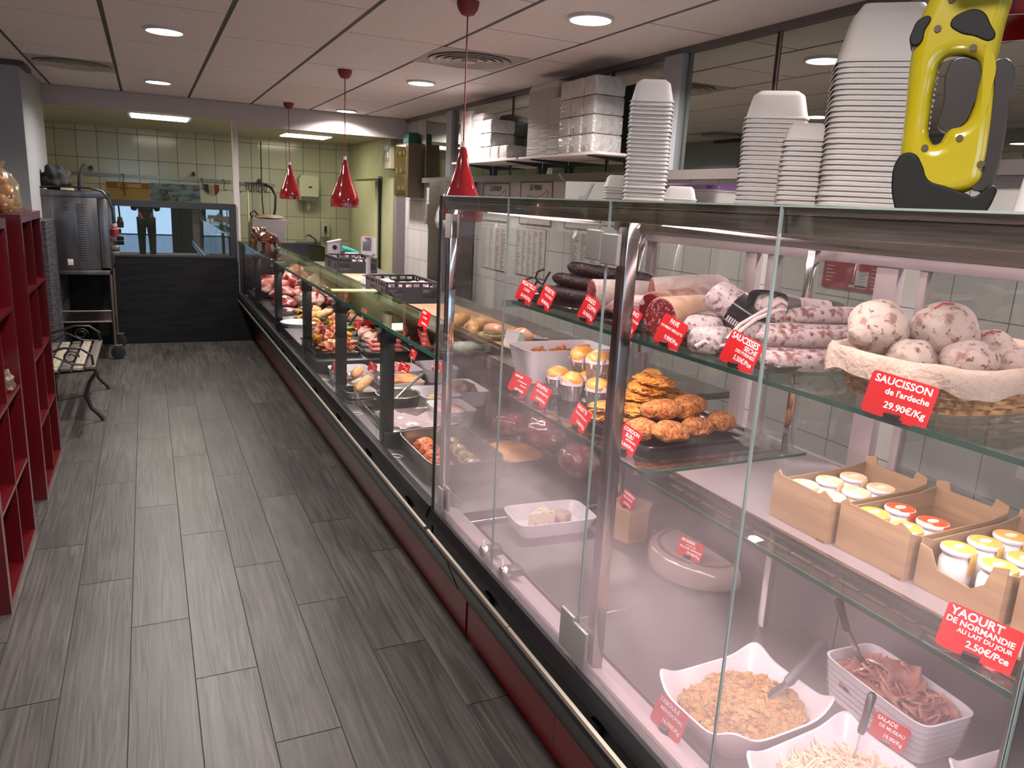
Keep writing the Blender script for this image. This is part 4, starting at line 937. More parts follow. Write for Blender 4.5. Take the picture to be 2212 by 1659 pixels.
heap('taboule', 'orange semolina taboule heaped in the large flared bowl', (1.145, 1.10, .545), .142, .112, .040, semo, seed=1, amp=.022, grains=750, gs=.0062)
heap('celery_salad', 'pale shredded celery heaped in the white bowl by the front glass', (1.145, .820, .545), .142, .112, .044, pm('celery', '#dcb896', .5, col2='#ecd2b4', scale=30, bump=1), seed=2, amp=.01, grains=520, gs=.0055, gshape='strip')
heap('sliced_salad', 'brownish sliced salad in the bowl at the right edge', (1.475, .655, .528), .105, .09, .035, pm('mushroom', '#b28a74', .4, col2='#8a5f4c', scale=20), seed=3, amp=.01, grains=160, gs=.008, gshape='flake')
t = opentub('loaf_dish', 'deep white rectangular dish of pork muzzle salad', 'dish', (1.485, .985, z), .165, .29, .10, mel, rz=-4, flare=.012, sup=7)
m = MB()
for k in range(5):
    zz = .02+.015*k; q = .003+.009*(zz/.1)
    m.rings([(.0825-.012+q, .145-.012+q, zz-.0006), (.0838-.012+q, .1463-.012+q, zz), (.0825-.012+q, .145-.012+q, zz+.0006)], sup=7, n=64, cap=False)
m.build('grooves', pm('grey_groove', '#8f858a', .5), t)
heap('muzzle_salad', 'pink-brown pork muzzle salad in the deep rectangular dish', (1.487, .985, .555), .050, .122, .030, pm('muzzle', '#9c5c52', .3, col2='#bf8a7a', scale=18, lo=.4, hi=.6, coat=.4, col3='#5e2624', scale3=30), seed=5, amp=.02, grains=130, gs=.0125, gshape='flake', rz=-4)
for i, (x, y) in enumerate([(1.455, .99), (1.462, .983), (1.455, .975)]):
    solo('gherkin', MB().blob((0, 0, 0), (.011, .006, .006), .1, 2, seed=i), pm('gherkin', '#4b5320', .2, coat=.5), 'dark green gherkin on the muzzle salad, '+['left', 'middle', 'right'][i], 'gherkin', (x, y, .590), (0, 0, i))
# utensils
utb = pm('black_handle', '#1c191b', .35)
def utensil(name, label, p0, p1, p2, hr=.009, cat='kitchen tool', hm=utb, bw=.010):
    p0, p1, p2 = Vector(p0), Vector(p1), Vector(p2)
    t = thing(name, label, cat, p0)
    MB().tube([Vector(), (p1-p0)*.5, p1-p0], [bw, bw*.55, bw*.5], 8).build('blade', steel2, t)
    d = (p2-p1)
    MB().tube([p1-p0, p1-p0+d*.08, p1-p0+d*.5, p1-p0+d*.92, p2-p0], [hr*.7, hr, hr*.9, hr*1.15, hr*.5], 12).build('handle', hm, t)
    return t
utensil('serving_spoon', 'serving spoon with black handle standing in the muzzle salad', (1.475, 1.045, .575), (1.405, 1.07, .70), (1.335, 1.052, .80), bw=.014)
utensil('serving_spoon', 'serving spoon with grey handle lying in the taboule', (1.17, 1.07, .573), (1.235, 1.07, .60), (1.36, 1.085, .67), hr=.012, hm=pm('grey_handle', '#4a4447', .4), bw=.016)
utensil('serving_fork', 'black handled fork standing upright in the celery salad', (1.205, .855, .58), (1.225, .865, .625), (1.262, .88, .70), hr=.008, bw=.003)

# ================================================================ ON TOP OF THE TALL CASE
ZT = 1.6305
def foam_mesh(w, d, h, name='foam_tray'):
    """upside-down foam tray: flat top, tapering sides, flange at the bottom"""
    b = MB(); hw, hd = w/2, d/2; q = h*.22; q2 = min(.024, h*.35)
    b.rings([(hw, hd, 0), (hw, hd, .003), (hw-.003, hd-.003, .0042), (hw-.003-q*.8, hd-.003-q*.8, h*.8), (hw-.003-q, hd-.003-q, h*.86), (hw-q2-q*.5, hd-q2-q*.5, h),
             (hw-q2-q*.5-.003, hd-q2-q*.5-.003, h-.003), (hw-.009-q*.6, hd-.009-q*.6, h*.6), (hw-.006, hd-.006, .001)], sup=7, n=40, cap=False)
    v = b.b.verts; b.b.verts.ensure_lookup_table()
    b.rings([(hw-q2-q*.5, hd-q2-q*.5, h-.0005), (hw-q2-q*.5, hd-q2-q*.5, h)], sup=7, n=40)
    return b.mesh(name, foam, ang=50)
def stack(mesh, n, pitch, loc, rz, label, group, seed=0, lean=.0):
    rr = random.Random(seed)
    for k in range(n):
        o = bpy.data.objects.new('foam_tray', mesh); C.objects.link(o)
        o.location = (loc[0]+rr.uniform(-.0012, .0012)+lean*k, loc[1]+rr.uniform(-.0012, .0012), loc[2]+k*pitch); o.rotation_euler = (0, 0, R(rz+rr.uniform(-.6, .6)))
        tag(o, label, 'foam tray', group)
fA = foam_mesh(.175, .15, .105); fB = foam_mesh(.135, .11, .06); fC = foam_mesh(.088, .075, .035); fD = foam_mesh(.118, .10, .06)
stack(fA, 29, .0095, (1.27, 1.09, ZT), -42, 'white foam tray nested in the tallest stack, left of the yellow vacuum', 'tallest foam stack beside the yellow vacuum', 1)
stack(fB, 21, .0095, (1.27, 1.355, ZT), -40, 'white foam tray in the stack of medium height beside the tallest one', 'medium foam stack beside the tallest', 2)
stack(fC, 15, .0095, (1.21, 1.20, ZT), -40, 'small white foam tray in the short stack wedged between two taller ones', 'short foam stack between two taller ones', 3)
stack(fD, 26, .0107, (1.26, 1.82, ZT), -34, 'white foam tray in the lone tall stack right of the purple-lidded tub', 'lone tall foam stack', 4)
stack(fC, 7, .0075, (1.25, 1.935, ZT), -30, 'small foam tray in the low stack touching the lone tall stack on its left', 'low foam stack left of the lone tall one', 5)
stack(fC, 3, .0075, (1.27, 1.67, ZT), -36, 'small foam tray in the very low pile right of the lone tall stack', 'very low foam pile', 6)
solo('foam_box', MB().rings([(.075, .058, 0), (.075, .058, .004), (.071, .055, .006), (.064, .048, .078), (.06, .044, .08)], sup=8, n=40), foam, 'upturned white foam box at the right edge, just right of the yellow vacuum', 'foam box', (1.19, .655, ZT))
tubm = pm('frosted_tub', '#8f8a88', .35); purp = pm('purple_lid', '#4d2a55', .3, coat=.4)
def tub(loc, w, d, h, lab, lid=True, rz=0):
    t = thing('plastic_tub', lab, 'plastic tub', loc, R(rz))
    MB().rings([(w/2-.012, d/2-.012, 0), (w/2-.003, d/2-.003, h-.008), (w/2, d/2, h-.007), (w/2, d/2, h)], sup=8, n=40).build('tub', tubm, t)
    if lid: MB().rings([(w/2+.003, d/2+.003, h-.002), (w/2+.003, d/2+.003, h+.008), (w/2-.02, d/2-.02, h+.014), (w/2-.03, d/2-.03, h+.012)], sup=7, n=40).build('lid', purp, t)
tub((1.44, 2.10, ZT), .17, .20, .058, 'grey-white plastic tub with a purple lid left of the lone foam stack')
tub((1.46, 1.80, ZT), .17, .26, .052, 'grey-white plastic tub with a purple lid behind the lone foam stack')
m = MB().prism([(-.12, 0), (.11, 0), (.13, .062), (-.12, .066)], -.05, .05, 'y'); 
t = thing('paper_box', 'pale open cardboard dispenser box left of the purple-lidded tub', 'box', (1.30, 2.135, ZT), R(-90)); m.build('box', pm('pale_card', '#928e8b', .6), t, smooth=False)
MB().prism([(-.03, .012), (.02, .010), (.06, .058), (.045, .058), (.012, .022), (-.03, .02)], -.0515, -.0505, 'y').build('printed_mark', pm('grey_print', '#7e7977', .6), t, smooth=False)
# yellow window vacuum
yel = pm('yellow_plastic', '#9a8a0a', .22, coat=.7); blk = pm('charcoal_rubber', '#080708', .6, spec=.25); gtank = pm('grey_tank', '#2e2a28', .25)
def curve_solid(name, outlines, depth, bev, mat_, parent, res=4, y0=0):
    cu = bpy.data.curves.new(name, 'CURVE'); cu.dimensions = '2D'; cu.fill_mode = 'BOTH'; cu.extrude = depth/2-bev; cu.bevel_depth = bev; cu.bevel_resolution = res; cu.offset = -bev; cu.resolution_u = 6
    for pts in outlines:
        s = cu.splines.new('BEZIER'); s.bezier_points.add(len(pts)-1); s.use_cyclic_u = True
        for i, p in enumerate(pts):
            bp_ = s.bezier_points[i]; bp_.co = (p[0], p[1], 0); bp_.handle_left_type = bp_.handle_right_type = 'VECTOR' if (len(p) > 2 and p[2]) else 'AUTO'
    o = bpy.data.objects.new(name, cu); C.objects.link(o)
    me = bpy.data.meshes.new_from_object(o.evaluated_get(bpy.context.evaluated_depsgraph_get()))
    bpy.data.objects.remove(o); bpy.data.curves.remove(cu)
    me.transform(Matrix.Translation((0, y0, 0)) @ Matrix.Rotation(PI/2, 4, 'X')); me.name = name
    me.materials.clear(); me.materials.append(mat_); me.shade_smooth(); me.set_sharp_from_angle(angle=R(50))
    q = bpy.data.objects.new(name, me); C.objects.link(q); q.parent = parent
    return q
KZ = math.atan2(-.80873608, .5881717)
t = thing('window_vacuum', 'yellow and black cordless window vacuum standing upright on the glass case', 'window vacuum', (1.10, .80, ZT), KZ)
body = [(-.060, .03), (-.066, .084), (-.069, .15), (-.073, .225), (-.071, .262), (-.060, .305), (-.045, .335), (-.01, .35), (.035, .345), (.044, .31), (.041, .262), (.040, .214), (.046, .165), (.050, .11), (.050, .07), (.046, .045), (.02, .03)]
hole = [(-.030, .218), (-.035, .19), (-.035, .145), (-.028, .105), (-.020, .100), (-.006, .122), (.010, .128), (.018, .145), (.020, .175), (.017, .212), (.004, .222), (-.015, .225)]
curve_solid('yellow_body', [body, hole], .062, .018, yel, t)
curve_solid('black_foot', [[(-.060, .0, 1), (-.071, .04), (-.068, .078), (-.060, .086), (-.046, .085), (-.034, .070), (-.022, .048), (.0, .040), (.030, .030), (.040, .026), (.050, .034), (.056, .042), (.066, .040), (.066, .024), (.058, .0, 1)]], .070, .003, blk, t)
curve_solid('grip_pad', [[(-.074, .239), (-.075, .262), (-.068, .274), (-.055, .276), (-.059, .258), (-.063, .240)]], .066, .002, blk, t)
curve_solid('trigger_pad', [[(-.028, .266), (-.010, .281), (.008, .280), (.022, .262), (.029, .242), (.003, .247), (-.016, .253)]], .066, .002, blk, t)
curve_solid('waste_water_tank', [[(.034, .04), (.040, .06), (.043, .12), (.040, .18), (.036, .215), (.056, .212), (.062, .16), (.066, .11), (.064, .06), (.058, .035), (.045, .035)]], .05, .002, gtank, t)
curve_solid('grip_insert', [[(-.018, .122), (.008, .126), (.018, .150), (.021, .208), (.010, .218), (-.014, .220), (-.022, .208), (-.020, .16)]], .040, .002, gtank, t)
MB().prism([(-.03, .34), (.03, .345), (.045, .37), (.04, .395), (-.045, .39), (-.05, .365)], -.14, .14, 'y').build('squeegee_head', blk, t)
for x, z_ in ((-.031, .297), (-.043, .259), (.006, .231), (.009, .108), (-.034, .094), (.042, .072)):
    MB().cyl((x, -.0335, z_), (x, -.0285, z_), .0048, 14).build('screw_hole', pm('dark_hole', '#3b2e08', .6), t)

# ================================================================ ALONG THE RIGHT WALL
shw = pm('white_shelf_board', '#b7aca9', .5)
def wshelf(y0, y1, lab, ybr):
    t = thing('wall_shelf', lab, 'shelf', (2.61, (y0+y1)/2, 1.935))
    h = (y1-y0)/2
    MB().box(-.165, .145, -h, h, 0, .016, .002).build('board', shw, t)
    for yb in ybr:
        MB().prism([(-.16, 0), (.14, 0), (.14, -.10), (.12, -.10), (.105, -.03), (-.16, -.008)], yb-(y0+y1)/2-.008, yb-(y0+y1)/2+.008).build('bracket', blackm, t)
wshelf(5.18, 6.50, 'white wall shelf in front of the mirrors, the farther of the two', (6.3, 5.36))
wshelf(4.05, 5.14, 'white wall shelf in front of the mirrors, the nearer and higher one', (4.95, 4.17))
fE = foam_mesh(.25, .16, .045)
zs = 1.9515
stack(fE, 44, .0088, (2.58, 6.36, zs), 90, 'white foam tray in the leftmost stack on the farther wall shelf', 'leftmost foam stack on the farther wall shelf', 11)
stack(fE, 40, .0088, (2.60, 6.16, zs), 90, 'white foam tray in the second stack on the farther wall shelf', 'second foam stack on the farther wall shelf', 12)
stack(fE, 48, .0094, (2.58, 5.03, zs), 90, 'white foam tray in the leftmost stack on the nearer wall shelf', 'leftmost foam stack on the nearer wall shelf', 13)
stack(fE, 48, .0094, (2.58, 4.85, zs), 90, 'white foam tray in the middle stack on the nearer wall shelf', 'middle foam stack on the nearer wall shelf', 14)
stack(fE, 36, .0094, (2.56, 4.68, zs), 90, 'white foam tray in the right-hand stack on the nearer wall shelf', 'right-hand foam stack on the nearer wall shelf', 15)
wrapm = pm('wrapped_foam', '#b0aba9', .18, bump=4, bscale=24, coat=.8)
def pack(loc, sx, sy, sz, lab, grp):
    solo('wrapped_pack', MB().rings([(sx/2-.006, sy/2-.006, 0), (sx/2, sy/2, .008), (sx/2, sy/2, sz-.008), (sx/2-.006, sy/2-.006, sz)], sup=10, n=48), wrapm, lab, 'wrapped pack', loc, group=grp)
cn_ = ['first', 'second', 'third', 'fourth']; rn_ = ['bottom', 'second', 'third', 'top']
for c_ in range(3):
    for r_ in range(4):
        pack((2.57, 4.52-.15*c_, zs+.112*r_), .22, .142, .108, 'film-wrapped white foam pack, %s column of the block, %s row' % (cn_[c_], rn_[r_]), 'film-wrapped foam packs on the nearer wall shelf')
for c_, n in ((0, 3), (1, 3), (2, 1)):
    for r_ in range(n):
        pack((2.58, 5.97-.165*c_, zs+.105*r_), .22, .155, .10, 'film-wrapped white foam pack on the farther shelf, %s column, %s row' % (cn_[c_], rn_[r_]), 'film-wrapped foam packs on the farther wall shelf')
pack((2.58, 5.475, zs), .22, .155, .10, 'single film-wrapped white pack at the right end of the farther shelf', 'film-wrapped foam packs on the farther wall shelf')
# butcher posters and price lists on the tiles
pap = pm('poster_paper', '#aba5a0', .6); redp = pm('red_print', '#8d2b26', .6)
def poster(y, z0, z1, w, lab, title, kind_):
    t = thing('wall_poster', lab, 'poster', (WR-.004, y, z0), R(-90)); h = z1-z0
    MB().box(-w/2, w/2, -.002, .002, 0, h).build('sheet', pap, t, smooth=False)
    f = MB(); e = .006
    for a in ((-w/2, w/2, 0, e), (-w/2, w/2, h-e, h), (-w/2, -w/2+e, e, h-e), (w/2-e, w/2, e, h-e)): f.box(a[0], a[1], -.005, -.002, a[2], a[3])
    f.build('frame_line', darkink, t, smooth=False)
    if title:
        me = txt_mesh([(title, .055, 0, h*.86, .03, Ct)]); me.materials.append(darkink); me.transform(Matrix.Translation((0, -.0045, 0)) @ Matrix.Rotation(PI/2, 4, 'X'))
        o = bpy.data.objects.new('lettering', me); C.objects.link(o); o.parent = t
    b = MB(); pts = [(-.20, .10), (-.19, .19), (-.12, .225), (.0, .21), (.10, .22), (.16, .25), (.20, .27), (.215, .24), (.19, .20), (.17, .16), (.15, .10)]
    b.tube([(x*w/.56, -.004, z_) for x, z_ in pts], .0016, 5); b.build('animal_outline', darkink, t)
    b = MB(); rr = random.Random(int(y*10))
    for k in range(11):
        x = -.16+.028*k; b.tube([(x*w/.56, -.004, .19+rr.uniform(-.01, .015)), ((x+.012)*w/.56, -.004, .14), ((x+.002)*w/.56, -.004, .09)], .0058, 5)
    b.build('rib_drawing', redp, t)
poster(6.23, 1.47, 1.79, .56, 'framed butcher poster titled LE BOEUF high on the tiles', 'LE BOEUF', 0)
poster(5.46, 1.47, 1.80, .55, 'framed butcher poster titled LE VEAU high on the tiles', 'LE VEAU', 1)
poster(4.72, 1.47, 1.80, .50, 'framed butcher poster mostly hidden by the pale dispenser box', '', 2)
def plist(y, z0, z1, w, lab, cols_):
    t = thing('price_list', lab, 'price list', (WR-.004, y, z0), R(-90)); h = z1-z0
    MB().box(-w/2, w/2, -.002, .002, 0, h).build('sheet', pap, t, smooth=False)
    b = MB(); rr = random.Random(int(y*7)); z_ = .015
    while z_ < h-.02:
        for c_ in range(cols_):
            x = -w/2+.015+(w-.02)/cols_*c_; ww = rr.uniform(.3, .9)*(w/cols_-.03)
            b.box(x, x+ww, -.0028, -.002, z_, z_+.0035)
        z_ += .0125
    b.build('print', darkink, t, smooth=False)
    f = MB(); 
    for a in ((-w/2, w/2, 0, .003), (-w/2, w/2, h-.003, h), (-w/2, -w/2+.003, 0, h), (w/2-.003, w/2, 0, h)): f.box(a[0], a[1], -.0028, -.002, a[2], a[3])
    f.build('border', darkink, t, smooth=False)
plist(6.21, 1.05, 1.435, .54, 'white printed price list on the tiles below the LE BOEUF poster', 4)
plist(5.51, 1.06, 1.445, .52, 'white printed price list on the tiles below the LE VEAU poster', 5)
plist(4.65, 1.10, 1.465, .42, 'white printed price list with a small table right of the other two', 3)
t = thing('price_board', 'red and white price board seen through the back of the tall case', 'price board', (WR-.004, 2.33, 1.325), R(-90))
MB().box(-.20, .20, -.003, .003, 0, .165).build('board', pm('red_board', '#8f2230', .45), t, smooth=False)
b = MB()
for x0, x1, z0, z1 in ((-.02, .045, .015, .085), (.12, .175, .02, .095), (-.05, .04, .012, .022), (.07, .12, .012, .022), (.03, .175, .135, .155), (.165, .175, .1, .13)): b.box(x0, x1, -.0042, -.003, z0, z1)
for k in range(5):
    b.box(-.18, -.15+.01*(k % 3), -.0042, -.003, .03+.016*k, .034+.016*k); b.box(.06, .09+.01*(k % 2), -.0042, -.003, .03+.016*k, .034+.016*k)
b.build('white_fields', pap, t, smooth=False)
b = MB(); rr = random.Random(3)
for k in range(5):
    for x in (.0, .13): b.tube([(x+.006*q, -.0048, .022+.014*k+rr.uniform(0, .006)) for q in range(6)], .0009, 4)
b.build('handwriting', darkink, t)
# steel cabinet, bag, fuse cabinets at the far end
t = thing('steel_cabinet', 'tall brushed steel cabinet under the far pale pilaster', 'cabinet', (2.60, 6.86, 0))
MB().box(-.16, .15, -.18, .20, .06, 1.80, .004).build('body', darksteel, t); MB().box(-.15, .14, -.17, .19, 0, .06).build('plinth', blackp, t)
MB().box(-.167, -.16, -.17, .19, .10, 1.76, .002).build('door', darksteel, t)
solo('plastic_bag', MB().loft([[(r_*(1+.25*noise.noise(Vector((math.cos(a)*2, math.sin(a)*2, z_*9))))*math.cos(a)*.35+dx, r_*(1+.3*noise.noise(Vector((math.cos(a)*2, math.sin(a)*2, z_*9))))*math.sin(a), z_) for a in [2*PI*i/28 for i in range(28)]]
     for r_, z_, dx in ((.10, 0, 0), (.16, .02, 0), (.17, .08, 0), (.13, .16, .0), (.09, .24, .01), (.07, .30, .02), (.06, .31, .02))]),
     pm('milky_plastic', '#a39c99', .25, bump=4, bscale=18, coat=.4), 'milky plastic bag hanging by the steel cabinet, left of the tall glass case', 'plastic bag', (2.40, 6.52, 1.37), ang=70)
solo('fire_alarm_button', MB().box(-.03, .0, -.04, .04, 0, .20, .005).box(-.04, .0, -.045, .045, -.01, .06, .004), pm('brown_plastic', '#6b5f55', .4), 'small brown wall switch under the big fuse cabinet', 'switch', (WR, 8.02, 1.38))
cab = pm('olive_brown_cabinet', '#5f5340', .45); cab2 = pm('cream_inner', '#7d7254', .4)
t = thing('fuse_cabinet', 'big brown fuse cabinet with a transparent front at the far end of the right wall', 'fuse cabinet', (2.58, 8.42, 1.64))
MB().box(-.0, .19, -.23, .24, 0, .57, .004).build('body', cab, t)
MB().box(-.004, .0, -.20, .21, .03, .54).build('inner_panel', cab2, t)
b = MB()
for z_ in (.17, .36): b.box(-.006, -.003, -.20, .21, z_, z_+.006)
b.build('divider', cab, t)
rr = random.Random(8)
for z_ in (.07, .26, .44):
    for k in range(8):
        MB().box(-.016, -.004, -.16+.042*k, -.128+.042*k, z_+rr.uniform(0, .01), z_+.05, .002).build('breaker', whitep if (k*3+int(z_*50)) % 4 else blackp, t)
MB().box(-.022, -.019, -.21, .22, .02, .55).build('clear_door', glassm('clear_plastic', '#ddd8c4', .12), t, smooth=False)
t = thing('meter_box', 'smaller grey meter box left of the big fuse cabinet', 'meter box', (2.60, 9.1, 1.96))
MB().box(0, .12, -.17, .17, 0, .34, .006).build('body', pm('grey_box', '#8f8a74', .5), t); MB().box(-.004, 0, -.12, .10, .08, .26).build('window', cab2, t)
for k in range(4): MB().box(-.012, -.004, -.10+.05*k, -.07+.05*k, .12+.03*(k % 2), .19+.02*(k % 2), .001).build('fuse', whitep, t)
solo('teal_box', MB().box(-.06, .06, -.10, .10, 0, .12, .015, 3), pm('teal_plastic', '#1f5248', .35), 'dark teal plastic box on top of the big fuse cabinet', 'box', (2.68, 8.42, 2.211))
struct('trim_9', MB().box(2.66, WR, 8.86, 9.0, 0, 2.29), pm('violet_grey_frame', '#6f6768', .5))

# ================================================================ SERVE-OVER COUNTER CONTENTS
zd = .5005
meatm = pm('raw_red_meat', '#8a1a22', .28, col2='#b05a5c', scale=9, lo=.45, hi=.62, coat=.4, col3='#d8b7b0', scale3=7, lo3=.60, hi3=.64, stretch=(1, 2.2, 1), bump=1, bscale=20)
pinkmeat = pm('pink_meat', '#b5605c', .3, col2='#cf9488', scale=10, lo=.42, hi=.6, coat=.4, col3='#e0c4ba', scale3=9, lo3=.58, hi3=.62, bump=1, bscale=20)
darkmeat = pm('dark_raw_meat', '#5c1519', .25, col2='#8c3a3c', scale=16, coat=.5, col3='#c08c88', scale3=12, lo3=.60, hi3=.64, bump=1.5, bscale=25)
fatm = pm('pale_fat', '#d8a898', .4, col2='#e6c6b8', scale=8, coat=.3, bump=1, bscale=14)
skin = pm('chicken_skin', '#d79a52', .35, col2='#e2b378', scale=9, coat=.4, bump=1.5, bscale=60)
filmw = glassm('meat_film', '#f4eef0', .18, .10, film=.16)
steelpan = pm('pan_steel', '#a79f9c', .3, .9, col2='#948c89', scale=6)
def pan(name, label, loc, w, d, h, rz=0, m=steelpan): return opentub(name, label, 'pan', loc, w, d, h, m, rz=rz, flare=.012, sup=7, thick=.003)
def piece(name, lab, loc, r, m, rz=0, cat='meat', amp=.15, fs=2, seed=0, flat=.7, grp=None, sub=4):
    return solo(name, MB().blob((0, 0, 0), r, amp, fs, seed=seed, sub=sub, flat=flat), m, lab, cat, loc, (0, 0, R(rz)), group=grp, ang=80)
# stuffed tomatoes / paupiettes in the steel roasting pan
pan('roasting_pan', 'deep steel pan with orange breaded rolls nearest the tall case', (1.13, 2.92, zd), .33, .50, .095, rz=0)
om = pm('orange_roll', '#b5481c', .35, col2='#d9793a', scale=26, bump=4, bscale=60, coat=.4, col3='#e8b488', scale3=30, lo3=.62, hi3=.68)
gm = pm('green_roll', '#7d6a34', .35, col2='#a88a4c', scale=26, bump=2, coat=.3)
nn = ['front', 'second', 'third', 'fourth', 'fifth', 'sixth']
for i in range(5): piece('meat_roll', 'orange breaded meat roll in the steel pan by the glass, %s from the camera' % nn[i], (1.045+.006*i, 2.74+.085*i, zd+.045), (.052, .038, .034), om, 15, 'meat roll', .12, 3, i, grp='orange meat rolls in the steel pan')
for i in range(4): piece('meat_roll', 'greenish meat roll in the right of the steel pan, %s from the camera' % nn[i], (1.165+.006*i, 2.76+.10*i, zd+.045), (.048, .036, .032), gm, 10, 'meat roll', .1, 3, i+9, grp='greenish meat rolls in the steel pan')
for i in range(3): solo('onion_ring', MB().lathe([(.012, 0), (.017, 0), (.017, .01), (.012, .01)], n=20, cap=False), pm('onion', '#c9b083', .4), 'pale onion ring on the rolls in the steel pan, '+nn[i]+' one', 'onion ring', (1.12, 2.76+.07*i, zd+.082), (R(60), 0, R(i*40)))
card('price_card', 'dark red card on a white spike in the steel pan of orange rolls', (1.10, 3.02, zd+.07), [], w=.085, h=.062, bars=False, pick=.05, spin=35, tilt=-40, rz=-120)
# film covered tray, bowl, rolls
t = thing('covered_tray', 'steel tray of white paper and film beside the steel bowl', 'tray', (1.17, 3.47, zd), R(3))
MB().rings([(.165, .15, 0), (.175, .165, .055), (.185, .175, .057), (.185, .175, .06), (.17, .16, .057), (.16, .145, .004)], sup=7, n=56).build('tray', steelpan, t)
b = MB(); rg = []
for k in range(16): rg.append([(-.15+.3*i/22, -.14+.28*k/15, .045+.018*noise.noise(Vector((i*.25, k*.3, 2)))+.014*math.sin(i*.3)) for i in range(23)])
b.loft(rg, cap=False, close=False); b.build('white_paper', pm('butcher_paper', '#d8c8cc', .7), t, ang=80)
b = MB(); rg = []
for k in range(16): rg.append([(-.182+.364*i/22, -.172+.344*k/15, .064+.006*noise.noise(Vector((i*.6, k*.6, 9)))) for i in range(23)])
b.loft(rg, cap=False, close=False); b.build('cling_film', filmw, t, ang=80)
t = thing('mixing_bowl', 'brushed steel mixing bowl standing in the counter', 'bowl', (1.165, 3.80, zd))
MB().lathe([(.07, 0), (.095, .012), (.112, .05), (.116, .10), (.120, .105), (.116, .106), (.110, .10), (.106, .05), (.09, .016), (.0, .012)], n=48, cap=False).build('bowl', steelpan, t)
utensil('serving_spoon', 'steel spoon leaning in the mixing bowl', (1.12, 3.78, zd+.05), (1.22, 3.83, zd+.12), (1.345, 3.92, zd+.175), hr=.008, hm=pm('grey_handle2', '#57514f', .35), bw=.012)
for k, z_ in enumerate((0, .045)):
    pan('steel_pan', ['lower steel pan under the pale rolls', 'upper steel pan holding the pale rolls'][k], (1.03, 4.10, zd+z_), .22, .34, .04, m=steelpan)
pale = pm('pale_roll', '#b98552', .5, col2='#c99a68', scale=12, bump=1, bscale=30)
for i in range(6): piece('potato_roll', 'plump pale brown roll left of the mixing bowl, %s from the camera' % nn[i], (.995+.028*i-.04*(i > 3)*2, 3.97+.05*i, zd+.105+.03*(i > 3)), (.055, .028, .028), pale, 65, 'roll', .05, 2, i, 1, grp='pale rolls in the steel pan')
# white dishes
WD = [(1.375, 3.55, .20, .26, 'small white dish of pale pate close to the tall case'), (1.40, 3.86, .22, .28, 'white dish with crumbs and slices behind the mixing bowl'), (1.60, 3.95, .20, .34, 'white dish holding a brown roast, right of the bowl'),
      (1.30, 4.18, .24, .22, 'white dish full of browned pastries behind the bowl'), (1.08, 4.50, .24, .30, 'white dish with a dark slice and a red card, left'), (1.37, 4.50, .28, .26, 'white dish with pink meat strips and red cards'), (1.64, 4.52, .22, .30, 'white dish in the right rear of the counter with a rolled slice')]
for x, y, w_, d_, lab in WD: opentub('white_dish', lab, 'dish', (x, y, zd), w_, d_, .085, pinkwhite, flare=.015, sup=7)
piece('pate', 'pale pink pate slab in the small white dish', (1.375, 3.55, zd+.055), (.075, .10, .03), pinkmeat, 0, seed=2, amp=.05); piece('crumbed_slice', 'pale crumbed slices in the white dish', (1.41, 3.80, zd+.05), (.06, .08, .03), pale, 20, seed=3)
piece('roast', 'brown roast joint with a pink cut side in the white dish', (1.60, 3.93, zd+.07), (.06, .11, .045), pm('roast_brown', '#6b4a3c', .45, col2='#8d6a56', scale=14, bump=2), 8, seed=4)
pastry = pm('pastry', '#a5602c', .4, col2='#d59a58', scale=16, coat=.3, bump=2, bscale=20)
for i in range(5): solo('pastry', MB().tube([(-.09, 0, 0), (-.05, .008, .006), (0, 0, .004), (.05, -.008, .006), (.09, 0, 0)], [.008, .016, .015, .016, .008], 10), pastry, 'long browned pastry in the white dish, %s from the camera' % nn[i], 'pastry', (1.30, 4.10+.036*i, zd+.085+.006*(i % 2)), (0, 0, R(-6+4*i)), group='browned pastries in the white dish')
piece('ham_slice', 'thin dark ham slice in the left white dish', (1.10, 4.48, zd+.06), (.07, .06, .014), darkmeat, 30, seed=5, amp=.3)
for i in range(7): solo('meat_strip', MB().tube([(-.05, 0, 0), (-.02, .012, .01), (.02, -.006, .012), (.05, .006, 0)], [.010, .014, .014, .009], 8), pinkmeat, 'pink meat strip in the white dish with the red cards', 'meat', (1.36+.02*(i % 3)-.01, 4.42+.025*i, zd+.075+.008*(i % 2)), (0, 0, i*1.1), group='pink meat strips in the white dish')
piece('rolled_meat', 'rolled pink slice in the right rear white dish', (1.65, 4.50, zd+.07), (.05, .05, .03), pinkmeat, 0, seed=8)
